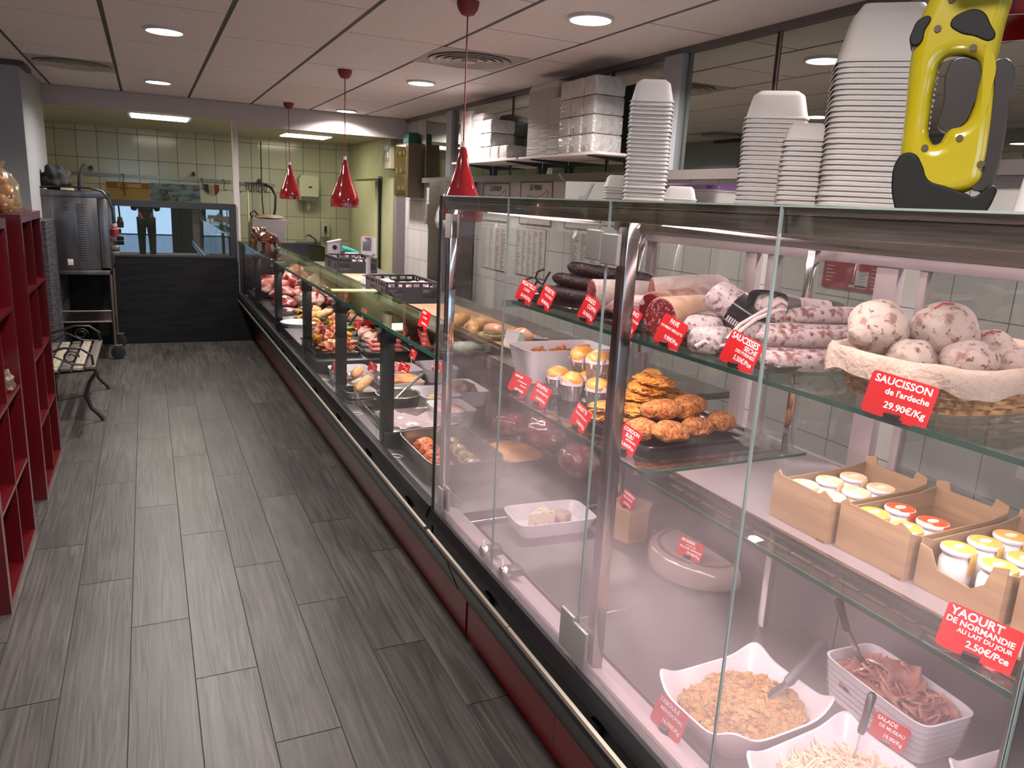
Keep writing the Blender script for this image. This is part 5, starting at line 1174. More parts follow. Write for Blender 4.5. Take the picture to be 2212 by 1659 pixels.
# black trays on risers
ris = pm('riser_black', '#17151a', .35)
solo('display_riser', MB().box(-.45, .43, -.02, 1.25, 0, .10, .004), ris, 'black stepped riser carrying the marinated meat trays', 'riser', (1.36, 4.72, zd))
zr = zd+.1005
def btray(x, y, w_, d_, lab, h=.03): return tray('black_meat_tray', lab, 'tray', (x, y, zr), w_, d_, h, blacktray, sup=10)
btray(1.08, 5.10, .32, .60, 'black tray of marinated meat and peppers close to the glass'); btray(1.40, 4.92, .30, .34, 'black tray of raw sausages'); btray(1.68, 4.98, .22, .42, 'black tray of dark red meat at the right rear')
btray(1.42, 5.35, .32, .44, 'black tray of marinated poultry'); btray(1.68, 5.55, .22, .56, 'black tray of marinated skewers at the rear')
raws = pm('raw_sausage', '#b8403e', .3, col2='#cf7a70', scale=40, coat=.4, bump=.7, bscale=60)
for i in range(9):
    l_ = i//4; k = i % 4
    solo('raw_sausage', MB().tube([(-.10, 0, 0), (-.085, .0, .002), (-.03, .010, .004), (.03, .008, .004), (.085, 0, .002), (.10, -.002, 0)], [.006, .015, .017, .017, .015, .006], 12), raws,
         'plump raw red sausage on the black tray, layer %s, place %s' % (['one', 'two', 'three'][l_], ['one', 'two', 'three', 'four'][k]), 'sausage', (1.40, 4.82+.05*k+.02*l_, zr+.03+.028*l_), (0, 0, R(-18+(i*13) % 17)), group='raw sausages on the black tray')
for i in range(4): piece('dark_meat_piece', 'dark red marbled meat piece on the right black tray, %s from the camera' % nn[i], (1.68+.01*(i % 2), 4.86+.09*i, zr+.04), (.075, .05, .035), darkmeat, 20*i, seed=i, grp='dark meat pieces on the right black tray')
mar = pm('marinated_meat', '#9a3316', .3, col2='#c97a2e', scale=22, lo=.4, hi=.6, coat=.6, bump=4, bscale=40, col3='#4a4a14', scale3=16, lo3=.60, hi3=.64)
for i, (x, y, zz, r_) in enumerate([(1.05, 4.92, .045, (.075, .085, .045)), (1.14, 4.98, .05, (.07, .08, .05)), (1.05, 5.10, .06, (.08, .09, .06)), (1.13, 5.16, .07, (.08, .09, .065)), (1.06, 5.28, .07, (.08, .09, .065)), (1.14, 5.34, .09, (.07, .08, .07))]):
    piece('marinated_meat', 'marinated meat heap with red and yellow peppers by the glass, %s from the camera' % nn[i], (x, y, zr+zz), r_, mar, i*30, seed=i+30, amp=.35, fs=3.5, grp='marinated meat by the glass')
for i, (x, y, zz, c_) in enumerate([(1.03, 5.33, .15, '#d8930f'), (1.12, 5.20, .15, '#d8930f'), (1.20, 5.08, .09, '#d8930f'), (.99, 5.02, .09, '#d89a1a'), (1.10, 5.02, .11, '#3c4a12'), (1.08, 5.28, .155, '#39430f')]):
    solo('pepper_slice', MB().tube([(-.035, 0, 0), (-.015, .012, .010), (.015, .012, .010), (.035, 0, 0)], [.008, .014, .014, .008], 8), pm('pepper_'+c_[1:], c_, .2, coat=.5), ['orange-yellow', 'green'][c_[1] == '3']+' pepper slice on the marinated meat, %s' % ['far left', 'upper middle', 'right end', 'front left', 'front', 'top'][i], 'pepper slice', (x, y, zr+zz), (0, .3, i))
for i in range(4): piece('poultry_piece', 'marinated poultry piece on the middle black tray, %s from the camera' % nn[i], (1.40+.03*(i % 2), 5.22+.09*i, zr+.045), (.07, .05, .04), mar if i % 2 else fatm, 25*i, seed=i+50, amp=.25, grp='marinated poultry pieces')
for i in range(4): piece('skewer_meat', 'marinated skewer meat at the rear, %s from the camera' % nn[i], (1.67, 5.35+.11*i, zr+.04), (.08, .045, .035), mar, 10*i, seed=i+60, amp=.3, grp='marinated skewers')
# bowls, tongs
def roundbowl(loc, r_, h_, lab, outer, inner_):
    t = thing('salad_bowl', lab, 'bowl', loc)
    MB().lathe([(r_*.55, 0), (r_*.62, .01), (r_*.9, h_*.8), (r_, h_)], n=40, cap=True).build('outside', outer, t); MB().lathe([(r_*1.005, h_), (r_*.97, h_+.002), (r_*.87, h_*.8), (r_*.58, .014), (.001, .012)], n=40, cap=False).build('inside', inner_, t)
lime = pm('lime_plastic', '#7d8f1c', .3, coat=.3); redb = pm('red_bowl', '#8f1218', .25, coat=.4)
roundbowl((1.33, 5.82, zr-.10), .14, .14, 'lime green bowl with white inside and two black tongs', lime, pinkwhite); roundbowl((1.56, 5.98, zr-.10), .12, .13, 'red bowl behind the lime green bowl', redb, redb)
roundbowl((1.06, 6.15, zr-.10), .15, .12, 'white bowl in front of the chicken', pinkwhite, pinkwhite)
for i, (a, b_) in enumerate((((1.30, 5.80, zr+.0), (1.39, 5.86, zr+.13)), ((1.35, 5.80, zr+.0), (1.44, 5.83, zr+.12)))):
    solo('tongs', MB().tube([Vector((0, 0, 0)), (Vector(b_)-Vector(a))*.5+Vector((0, 0, .006)), Vector(b_)-Vector(a)], [.006, .010, .008], 8), utb, ['left black serving tong in the lime green bowl', 'right black serving tong in the lime green bowl'][i], 'tongs', a)
# chicken
t = thing('whole_chicken', 'whole yellow raw chicken with a round black label', 'chicken', (1.21, 6.45, zd+.09), R(-35))
MB().blob((0, 0, .03), (.125, .085, .075), .08, 1.5, seed=1, sub=4, flat=.8).blob((.0, .0, .085), (.09, .06, .035), .08, 2, seed=2, sub=3).build('body', skin, t, ang=80)
for s_ in (-1, 1):
    MB().tube([(.04, .06*s_, .02), (.10, .075*s_, .05), (.155, .05*s_, .075), (.19, .035*s_, .085)], [.035, .04, .024, .012], 12).build('leg', skin, t); MB().tube([(-.03, .07*s_, .04), (-.08, .10*s_, .02), (-.03, .115*s_, .0)], [.02, .018, .012], 10).build('wing', skin, t)
MB().tube([(-.10, 0, .05), (-.15, .01, .06), (-.17, .02, .05)], [.03, .022, .015], 10).build('neck', skin, t)
MB().lathe([(.022, 0), (.022, .002)], n=20).build('round_label', blackm, t, loc=(-.06, -.075, .05), rot=(R(70), 0, 0))
for i, (x, y) in enumerate([(1.40, 6.25), (1.48, 6.30), (1.42, 6.42), (1.54, 6.42), (1.50, 6.18)]):
    t = thing('chicken_leg', 'raw chicken leg behind the lime green bowl, %s of five' % nn[i], 'chicken leg', (x, y, zr+.03), i*1.3, 'raw chicken legs')
    MB().tube([(-.07, 0, 0), (-.03, .0, .008), (.02, .01, .004), (.08, .02, 0), (.11, .02, 0)], [.02, .042, .036, .018, .014], 14).build('thigh', skin if i % 2 else pm('pink_skin', '#c98468', .35, col2='#d9a088', scale=10, coat=.3), t, ang=80)
solo('display_riser', MB().box(-.45, .42, -.45, 1.95, 0, .10, .004), ris, 'black stepped riser under the chicken and joints at the far half', 'riser', (1.37, 6.52, zd))
# far joints
F = [((1.07, 7.00, .06), (.10, .17, .06), meatm, 'raw red joint in film right behind the chicken'), ((1.14, 7.42, .07), (.12, .16, .08), meatm, 'marbled red joint behind the second black post'),
     ((1.34, 7.10, .07), (.10, .15, .07), fatm, 'pale rolled joint wrapped in green herbs'), ((1.36, 7.45, .09), (.11, .14, .09), pinkmeat, 'pink rolled joint with white fat'), ((1.58, 6.95, .07), (.10, .15, .07), meatm, 'red rib roast at the rear of the counter'),
     ((1.60, 7.35, .10), (.10, .17, .10), darkmeat, 'dark rib section at the rear of the counter'), ((1.10, 7.85, .09), (.12, .17, .09), pinkmeat, 'big ham piece with a white fat edge'), ((1.36, 7.90, .12), (.12, .16, .12), meatm, 'large red leg joint under film'),
     ((1.60, 7.85, .13), (.10, .18, .13), fatm, 'pale fatty loin at the far rear'), ((1.12, 8.30, .09), (.12, .14, .09), darkmeat, 'dark red joint near the black partition'), ((1.40, 8.30, .14), (.14, .14, .14), pinkmeat, 'pink joint in the far corner of the counter')]
for i, (p_, r_, m_, lab) in enumerate(F): piece('meat_joint', lab, (p_[0], p_[1], zr+p_[2]), r_, m_, 12*i, seed=i+70, amp=.18, fs=1.8, flat=.85)
for i, (x, y) in enumerate([(1.07, 7.2), (1.34, 7.28), (1.12, 7.64), (1.40, 7.68), (1.16, 8.08), (1.62, 7.6)]):
    solo('raw_steak', MB().tube([(-.10, 0, 0), (-.05, .02, .02), (.02, .01, .04), (.09, -.01, .02), (.12, 0, 0)], [.012, .03, .035, .03, .012], 12), [meatm, pinkmeat][i % 2], 'raw meat slice overlapping the joints, %s' % ['left, nearest the chicken', 'middle, nearest the chicken', 'left by the far post', 'middle by the far post', 'left far end', 'rear'][i], 'meat', (x, y, zr+.10+.03*(i > 1)), (0, 0, i*.9))
solo('herb_roast_band', MB().tube([(0, -.15, 0), (0, 0, .012), (0, .15, 0)], [.045, .05, .045], 14), pm('herb_green', '#3b4420', .5, col2='#8a5a50', scale=20, bump=3), 'green herb-crusted roast in front of the pale rolled joint', 'roast', (1.22, 7.05, zr+.05), ang=80)
for i, (x, y) in enumerate([(1.24, 6.80), (1.06, 6.72), (1.46, 6.78)]):
    t = thing('wrapped_meat', 'film-wrapped meat on a white tray beside the chicken, %s' % ['middle', 'left', 'right'][i], 'wrapped meat', (x, y, zr), .3*i)
    MB().rings([(.08, .06, 0), (.09, .07, .014), (.085, .065, .012), (.075, .055, .003)], sup=6, n=36).build('tray', foam, t); MB().blob((0, 0, .025), (.07, .05, .024), .2, 2, seed=i, sub=3, flat=.8).build('meat', darkmeat if i == 1 else meatm, t, ang=80)
    MB().blob((0, 0, .024), (.088, .068, .032), .10, 3, seed=i, sub=3, flat=.7).build('film', filmw, t, ang=80)
# pink area beside the tall case seen through its side
opentub('oven_dish', 'oven dish of golden lasagne seen through the fogged glass', 'dish', (1.42, 2.88, zd), .26, .34, .06, steelpan, flare=.012, sup=7, thick=.003)
piece('lasagne', 'golden lasagne slab in the oven dish', (1.42, 2.88, zd+.045), (.115, .155, .02), pm('lasagne_top', '#c98a4c', .5, col2='#b06a30', scale=10, bump=2), 0, seed=5, amp=.05)
for i, (x, y, zz) in enumerate([(1.60, 2.62, .07), (1.62, 2.95, .09), (1.58, 3.22, .06)]):
    t = thing('ham_pack', 'film-wrapped cooked ham behind the lasagne, %s' % ['nearest the tall case', 'middle one with a paper label', 'farthest'][i], 'ham', (x, y, zd+zz), .4*i)
    MB().blob((0, 0, 0), (.075, .10, zz-.006), .14, 1.6, seed=i+5, sub=4, flat=.85).build('ham', pinkmeat, t, ang=80); MB().blob((0, 0, 0), (.084, .11, zz), .12, 2.6, seed=i+5, sub=4, flat=.95).build('film', filmw, t, ang=80)
# price cards of the low counter
for x, y, z_, rz_, lab in [(1.13, 3.46, .0, -90, None), (.935, 4.35, .10, -80, 'red card at the foot of the third black post'), (1.17, 4.38, .085, -70, 'red card on the left white dish'), (1.33, 4.26, .10, -60, 'large red card on the browned pastries'), (1.48, 4.55, .12, -80, 'red card on the pink meat strips'),
      (1.66, 4.62, .12, -90, 'red card on the right rear white dish'), (1.50, 5.08, .15, -85, 'red card on the raw sausage tray'), (1.64, 5.22, .16, -85, 'red card at the right rear black tray'), (1.30, 5.28, .19, -80, 'red card on the marinated poultry'), (1.00, 5.00, .20, -80, 'red card on the marinated meat by the glass'),
      (1.46, 5.72, .22, -70, 'red card above the lime green bowl'), (1.10, 6.02, .22, -60, 'red card standing in the white bowl'), (1.30, 6.70, .24, -85, 'red card behind the chicken'), (1.04, 7.30, .26, -85, 'red card between the raw joints'), (1.52, 6.55, .26, -85, 'red card over the chicken legs'), (1.50, 4.10, .13, -90, 'small red card near the brown roast')]:
    if lab: card('price_card', lab+' in the low counter', (x, y, zd+z_-.03), [], w=.085, h=.06, bars=True, pick=.035, spin=12, rz=rz_, tilt=-14)
card('price_card', 'red card standing on the counter glass beside the tall case', (1.0, 2.95, 1.099), [('OEUF', .013, Lf), ('LE TIERS', .009, Ct), ('3.00€/Pce', .011, Rt)], w=.075, h=.075, spin=10, rz=-78, tilt=-14)
solo('paper_note', MB().box(-.13, .12, -.045, .045, 0, .004, .001), pm('yellowish_paper', '#b3ab77', .6), 'long yellowish note lying on the counter glass', 'note', (1.04, 4.25, 1.0985), (0, 0, R(-5)))
# glazed figurine on the counter glass at the far end
t = thing('figurine', 'brown glazed ceramic bull figurine on the counter glass by the black partition', 'figurine', (1.03, 7.75, 1.0985), R(-70)); t.scale = (1, 1, .85)
gl_ = pm('brown_glaze', '#2c100a', .12, col2='#4a2416', scale=6, coat=1); gl2 = pm('tan_glaze', '#573524', .12, coat=1)
MB().blob((.02, 0, .10), (.16, .075, .07), .12, 1.5, seed=3, sub=4).tube([(.10, .04, .08), (.13, .045, .0)], .025, 10).tube([(.10, -.04, .08), (.13, -.045, .0)], .025, 10).build('body', gl_, t, ang=80)
MB().blob((-.17, 0, .15), (.075, .065, .07), .15, 2, seed=5, sub=4).blob((-.22, 0, .11), (.045, .045, .04), .1, 2, seed=6, sub=3).build('head', gl2, t, ang=80)
MB().tube([(-.12, .05, .08), (-.14, .05, .0)], .025, 10).build('leg', gl2, t); MB().tube([(-.12, -.05, .08), (-.14, -.05, .0)], .025, 10).build('leg', gl2, t)
for s_ in (-1, 1): MB().lathe([(.008, 0), (.007, .004)], n=12).build('eye', blackp, t, loc=(-.205, .052*s_, .17), rot=(R(-90*s_), 0, 0)); MB().blob((-.14, .06*s_, .19), (.02, .012, .028), .1, 2, sub=2).build('ear', gl_, t)
MB().tube([(.17, 0, .12), (.22, .0, .10), (.26, .01, .05)], .008, 8).build('tail', gl_, t)

# ================================================================ KITCHEN BEHIND THE PARTITION
YB = 11.5
rail = pm('wall_rail_steel', '#85857a', .35, .9)
solo('hook_rail', MB().box(-1.16, 1.08, YB-.03, YB-.012, 1.715, 1.755), rail, 'long steel hook rail on the kitchen tiles behind the oven and the pictures', 'rail')
solo('hook_rail', MB().box(1.16, 1.66, YB-.03, YB-.012, 1.70, 1.74), rail, 'short steel hook rail right of the white post, full of meat hooks', 'rail')
hk = pm('dark_hook', '#35332c', .35, .7)
def hook(x, z, lab, s=1, grp=None, y=YB-.045):
    solo('meat_hook', MB().tube([(-.012*s, 0, -.01), (-.012*s, 0, .008), (0, 0, .018), (.010*s, 0, .004), (.006, 0, -.05*s), (.0, 0, -.11*s), (.012*s, 0, -.135*s), (.028*s, 0, -.125*s), (.032*s, 0, -.105*s)], .0045, 8), hk, lab, 'hook', (x, y, z), group=grp)
hook(-.26, 1.745, 'meat hook on the rail above the calendar'); hook(.70, 1.745, 'meat hook on the rail just left of the tricolour map'); hook(.98, 1.745, 'meat hook on the rail right of the tricolour map')
for i in range(9): hook(1.27+.034*i, 1.73, 'dark steel meat hook in the cluster on the short rail, %s from the left' % ['first', 'second', 'third', 'fourth', 'fifth', 'sixth', 'seventh', 'eighth', 'ninth'][i], .7+.1*(i % 3), 'meat hooks clustered on the short rail')
hook(1.18, 1.73, 'single meat hook at the left end of the short rail')
for x, lab in ((.60, 'shiny wall tap fitting above the landscape painting'), (-.62, 'shiny wall tap fitting above the oven')):
    solo('wall_fitting', MB().lathe([(.02, -.02), (.03, 0), (.02, .03), (.008, .04)], n=16).cyl((0, 0, -.01), (0, .04, -.01), .012), rail, lab, 'tap', (x, YB-.045, 1.80))
solo('wall_fitting', MB().lathe([(.02, -.02), (.03, 0), (.02, .03), (.008, .04)], n=16).cyl((0, 0, -.01), (0, .04, -.01), .012), rail, 'round dark wall fitting above the short hook rail', 'tap', (1.45, YB-.045, 1.76))
t = thing('calendar', 'wood-coloured wall calendar with an orange header over the black partition', 'calendar', (-.205, YB-.004, 1.40))
MB().box(-.255, .255, -.004, 0, 0, .255).build('sheet', pm('ochre_paper', '#a98a50', .6), t, smooth=False)
MB().box(-.255, .255, -.006, -.004, .175, .255).build('header', pm('orange_paper', '#8f5a28', .6), t, smooth=False)
b = MB(); b.box(-.12, .16, -.008, -.006, .19, .24); b.build('header_label', pm('pale_ochre', '#b59a64', .6), t, smooth=False)
b = MB()
for k in range(5): b.box(-.24, .24, -.0055, -.004, .03+.028*k, .0315+.028*k)
b.build('grid_lines', pm('brown_print', '#7a5c30', .7), t, smooth=False)
solo('scissors', MB().tube([(0, 0, 0), (.004, 0, -.06), (.012, 0, -.10)], .004, 6).tube([(-.004, 0, 0), (-.002, 0, -.06), (-.014, 0, -.10)], .004, 6).tube([(.0+.022*math.cos(a)-.022, 0, .022+.026*math.sin(a)) for a in [k*PI/6 for k in range(13)]], .004, 6).tube([(.0+.022*math.cos(a)+.022, 0, .022+.026*math.sin(a)) for a in [k*PI/6 for k in range(13)]], .004, 6),
     pm('rust_handle', '#6b2f1c', .4), 'scissors with reddish handles hanging in front of the calendar', 'scissors', (-.25, YB-.05, 1.575))
t = thing('painting', 'landscape painting of a green rocky peak under a cloudy sky', 'painting', (.365, YB-.006, 1.42))
MB().box(-.31, .31, -.012, 0, 0, .245).build('canvas', pm('painted_sky', '#3f5260', .5, col2='#7d8a8e', scale=7, lo=.4, hi=.6, stretch=(1, 1, 2.5)), t, smooth=False)
MB().prism([(-.26, .0), (-.20, .03), (-.17, .10), (-.15, .15), (-.125, .175), (-.095, .16), (-.085, .10), (-.06, .05), (-.02, .0)], -.014, -.012).build('painted_peak', pm('painted_rock', '#2f3a24', .5, col2='#596246', scale=30), t, smooth=False)
MB().prism([(-.02, 0), (.0, .05), (.02, .07), (.035, .03), (.06, .0)], -.0135, -.012).build('painted_rock', pm('painted_rock', '#2f3a24'), t, smooth=False)
t = thing('tricolour_map', 'blue, white and red map-shaped plaque hanging from the rail', 'wall plaque', (.82, YB-.01, 1.53))
for nm_, pts, c_ in (('blue_band', [(-.10, .155), (-.035, .155), (-.03, .03), (-.06, .045), (-.085, .07)], '#20242f'), ('white_band', [(-.035, .155), (.035, .155), (.04, .01), (.0, .0), (-.03, .03)], '#a9a488'), ('red_band', [(.035, .155), (.10, .155), (.10, .07), (.075, .03), (.04, .01)], '#7a1f1f')):
    MB().prism(pts, -.006, 0).build(nm_, pm(nm_, c_, .5), t, smooth=False)
b = MB()
for k in range(6): b.box(-.025, .025, -.0072, -.006, .035+.018*k, .040+.018*k)
b.build('print', darkink, t, smooth=False)
# towel dispenser, soap, sink
wp2 = pm('dispenser_white', '#b5b39c', .35)
t = thing('towel_dispenser', 'white paper towel dispenser with a grey base and a paper sticking out', 'dispenser', (2.10, YB-.005, 1.53))
MB().prism([(-.13, .06), (-.13, .30), (-.10, .35), (.10, .35), (.135, .31), (.135, .06)], -.22, 0).build('cover', wp2, t)
MB().prism([(-.13, .0), (-.135, .06), (.135, .06), (.13, .0)], -.21, 0).build('grey_base', pm('grey_green', '#5b6150', .4), t)
MB().lathe([(.028, 0), (.028, .003)], n=20, ey=.4).build('oval_badge', blackp, t, loc=(.02, -.222, .19), rot=(R(90), 0, 0))
MB().prism([(-.03, 0), (.0, -.12), (.035, -.09), (.03, 0)], -.12, -.115).build('paper_towel', pm('tissue', '#b9b7a6', .8), t)
t = thing('soap_dispenser', 'white soap dispenser with a dark lever on the kitchen tiles', 'dispenser', (2.355, YB-.005, 1.02))
MB().box(-.06, .06, -.10, 0, 0, .22, .012).build('housing', wp2, t); MB().box(-.018, .018, -.108, -.10, .05, .16, .003).build('window', blackp, t)
MB().tube([(0, -.105, .08), (.01, -.13, -.08), (.02, -.14, -.13)], .008, 8).build('lever', rail, t)
t = thing('wall_sink', 'steel hand sink with a swan-neck tap in the kitchen corner', 'sink', (2.12, YB-.20, .55))
MB().rings([(.17, .16, 0), (.18, .18, .33), (.185, .185, .34), (.165, .165, .34), (.15, .15, .22)], sup=8, n=40).build('basin', pm('sink_steel', '#5d5c4c', .35, .8), t)
MB().box(-.18, .18, .14, .19, .33, .40, .004).build('splashback', rail, t)
MB().tube([(.10, .12, .36), (.10, .12, .40), (.08, .08, .44), (-.02, -.02, .50), (-.07, -.06, .50), (-.08, -.07, .46)], .011, 10).build('tap', rail, t)
t = thing('kitchen_machine', 'grey free-standing kitchen machine with a thick lid behind the end of the counter', 'kitchen machine', (1.24, 9.15, 0))
gm_ = pm('warm_grey_metal', '#6e6866', .45, .3)
MB().prism([(-.19, .90), (-.19, 1.29), (-.18, 1.33), (.20, 1.32), (.20, 1.285), (.155, 1.255), (.155, 1.02), (.215, .985), (.215, .93), (.19, .90)], -.22, .22).build('housing', gm_, t)
MB().lathe([(.10, 0), (.17, .01), (.15, .03), (.03, .045)], n=28, ey=.8).build('lid', pm('brown_lid', '#5c4a32', .5), t, loc=(.02, 0, 1.33))
MB().tube([(-.10, 0, 1.36), (-.15, -.02, 1.41), (-.19, -.02, 1.38), (-.17, 0, 1.33)], .010, 8).build('lid_handle', blackm, t)
MB().box(-.2, .2, -.24, .24, .86, .90, .004).build('table_top', steel, t)
for sx in (-.17, .17):
    for sy in (-.2, .2): MB().cyl((sx, sy, 0), (sx, sy, .86), .02).build('leg', steel, t)
t = thing('hose', 'dark kitchen hose hanging from the ceiling behind the grey machine', 'hose', (1.62, 11.0, 1.3))
MB().tube([(-.04, 0, .60), (-.04, 0, 1.0), (-.05, 0, .3), ], .001, 4)
MB().tube([(-.16, .3, 1.0), (-.16, .3, .42), (-.16, .28, .2), (-.18, 0, -.02)], .008, 8).build('thin_pipe', hk, t)
MB().tube([(-.12, .25, .42), (-.06, .1, .38), (-.02, 0, .28), (-.03, 0, .1), (-.06, -.02, -.05)], .016, 10).build('lance', hk, t)
t = thing('broom_handle', 'pale upright stick behind the white post', 'stick', (1.02, 9.05, .0))
MB().cyl((0, 0, .0), (0, 0, 1.62), .011, 10).build('stick', pm('pale_stick', '#a8a47c', .5), t)
t = thing('cold_room_door', 'pale cold room door with a dark edge in the greenish-lit kitchen wall', 'door', (2.70, 10.2, 0))
gd = pm('green_cast_door', '#b5b38c', .4)  # same lamp cast put into the door colour
MB().box(-.06, .01, -.45, .75, .05, 1.83, .006).build('leaf', gd, t); MB().box(-.02, .0, -.50, -.45, .0, 1.86).build('dark_seal', blackp, t); MB().box(-.03, .0, -.50, .8, 1.86, 1.89).build('lintel', gd, t)

# ---- on the worktop behind the serve-over counter
zw = .8905
crm = pm('grey_crate_plastic', '#2d292d', .45)
def crate(loc, lab, rz=0):
    t = thing('meat_crate', lab, 'crate', loc, R(rz)); w, d, h = .38, .56, .15
    MB().box(-w/2+.01, w/2-.01, -d/2+.01, d/2-.01, 0, .006).build('bottom', crm, t)
    def side(nm, L_, put):
        b = MB()
        b.box(-L_/2, L_/2, -.006, .006, .0, .035); b.box(-L_/2, L_/2, -.008, .008, h-.014, h); b.box(-L_/2, L_/2, -.005, .005, .095, .115)
        n_ = int(L_/.125)
        for k in range(n_+1): x = -L_/2+L_*k/n_; b.box(max(-L_/2, x-.012), min(L_/2, x+.012), -.006, .006, .035, h-.014)
        for k in range(n_):
            x0 = -L_/2+L_*k/n_+.012; x1 = -L_/2+L_*(k+1)/n_-.012
            if k % 2 == 1 or n_ < 3: b.box(x0, x1, -.004, .004, .035, .095)
            else:
                q = x0
                while q < x1: b.box(q, q+.006, -.004, .004, .035, .095); q += .013
            b.box((x0+x1)/2-.005, (x0+x1)/2+.005, -.005, .005, .115, h-.014)
        b.xf(put); b.build(nm, crm, t, smooth=False)
    side('side_wall', w, Matrix.Translation((0, -d/2, 0))); side('side_wall', w, Matrix.Translation((0, d/2, 0)))
    side('side_wall', d, Matrix.Translation((-w/2, 0, 0)) @ Matrix.Rotation(PI/2, 4, 'Z')); side('side_wall', d, Matrix.Translation((w/2, 0, 0)) @ Matrix.Rotation(PI/2, 4, 'Z'))
    return t
crate((1.695, 5.50, zw), 'dark grey slotted meat crate on the worktop right beside the tall case')
crate((1.82, 7.62, zw), 'dark grey slotted meat crate farther back on the worktop, behind the scale pole')
pkp = pm('pink_plastic_film', '#b0949c', .35, bump=3, bscale=14)
for x, y, r_, lab in ((1.60, 5.55, 0, 'crumpled pinkish film in the left of the nearer crate'), (1.80, 5.42, 40, 'crumpled white film in the right of the nearer crate'), (1.90, 7.55, 0, 'crumpled white film in the farther crate')):
    solo('plastic_film', MB().blob((0, 0, 0), (.065, .15, .06), .35, 2.4, seed=x*9, sub=4), pkp, lab, 'plastic film', (x, y, zw+.075), (0, 0, R(r_)), ang=80)
t = thing('scale', 'white shop scale with a display on a tall pole standing on the worktop', 'scale', (1.55, 6.02, zw))
wsc = pm('scale_white', '#a59ca4', .4)
MB().rings([(.17, .15, 0), (.17, .15, .03), (.15, .12, .07)], sup=8, n=32).build('base', wsc, t, loc=(.22, .22, 0)); MB().box(.08, .40, .10, .38, .075, .085, .004).build('platform', steel2, t)
MB().cyl((0, -.12, .0), (0, -.12, .29), .019, 16).build('pole', wsc, t)
hd_ = MB().prism([(-.045, -.055), (-.055, .07), (-.035, .085), (.045, .08), (.055, -.05), (.03, -.065)], -.035, .035); hd_.build('display_head', wsc, t, loc=(0, -.12, .345), rot=(R(-12), 0, R(-30)))
q = MB().box(-.036, .030, -.039, -.036, -.03, .055, .002).build('screen', pm('lcd_grey', '#5f5a5c', .25), t, loc=(0, -.12, .345), rot=(R(-12), 0, R(-30)))
MB().box(-.018, .022, -.041, -.0385, .058, .070).build('red_badge', pm('red_badge', '#8a2028', .4), t, loc=(0, -.12, .345), rot=(R(-12), 0, R(-30)))
t = thing('blue_cup', 'teal plastic beaker hanging behind the scale display', 'beaker', (2.02, 8.6, 1.02))
MB().tube([(-.07, 0, .02), (.02, 0, 0), (.12, 0, -.03)], [.045, .04, .03], 18).build('beaker', pm('teal', '#2d7f78', .35), t)
t = thing('ham_press', 'white meat slicer with a round black badge on the far worktop', 'slicer', (1.80, 8.30, zw))
MB().box(-.06, .06, -.05, .05, 0, .245, .006).prism([(-.065, .245), (.075, .275), (.075, .262), (-.065, .232)], -.055, .055).build('column', wsc, t); MB().lathe([(.025, 0), (.025, .004)], n=20).build('badge', blackm, t, loc=(0, -.051, .19), rot=(R(90), 0, 0))
MB().lathe([(.02, 0), (.03, .05), (.085, .06), (.085, .10), (.07, .10)], n=28).build('plate_holder', wsc, t, loc=(.19, 0, .03)); MB().box(.05, .12, -.02, .02, .10, .16, .005).build('arm', darksteel, t)
wood = pm('butcher_wood', '#a3744a', .5, col2='#8a5c36', scale=5, stretch=(18, 1, 1))
solo('cutting_board', MB().box(-.19, .19, -.80, .80, 0, .04, .006), wood, 'long wooden cutting board on the worktop running behind the tall case', 'cutting board', (1.70, 4.10, zw))
solo('cutting_board', MB().box(-.17, .17, -.30, .30, 0, .02, .004), pm('pale_wood', '#9c7f5e', .5), 'thin pale cutting board on the worktop in front of the scale', 'cutting board', (1.80, 6.85, zw))
solo('steel_tray', MB().rings([(.16, .22, 0), (.19, .25, .03), (.20, .26, .031), (.185, .245, .028), (.155, .215, .004)], sup=8, n=40), steel2, 'shallow steel tray with folded paper on the worktop beyond the nearer crate', 'tray', (2.0, 6.15, zw+.0))
zb = zw+.0405
bread = pm('bread_crust', '#b98950', .5, col2='#8f5c2c', scale=12, bump=1.5, bscale=30, coat=.2)
bun = pm('bun_top', '#c08a6a', .4, col2='#a46a48', scale=9)
for x, y, r_, lab in ((1.60, 3.55, -20, 'round sandwich with lettuce, solid stand-in for a reflected picture'),):  # a reflected picture of sandwiches and baguettes, built here as solid food
    t = thing('sandwich', lab, 'sandwich', (x, y, zb), R(r_))
    MB().rings([(.05, .045, 0), (.065, .058, .012), (.06, .055, .022)], sup=2.4, n=28).build('bottom_bun', bread, t)
    MB().blob((0, 0, .026), (.07, .064, .007), .35, 5, seed=2, sub=4).build('lettuce', pm('lettuce', '#8f9a58', .5), t, ang=80)
    MB().blob((0, 0, .045), (.06, .055, .036), .06, 1.5, seed=4, sub=4, flat=.35).build('top_bun', bun, t, ang=80)
t = thing('reflected_paper_sandwich', 'sandwich in white paper beside the round one, stand-in for a reflected picture', 'sandwich', (1.66, 3.35, zb), R(10))
MB().blob((0, 0, .045), (.06, .055, .044), .08, 1.5, seed=6, sub=4, flat=.9).build('bun', bun, t, ang=80); MB().prism([(-.075, 0), (-.01, 0), (-.03, .075), (-.05, .08)], -.055, .055).build('paper', paper, t)
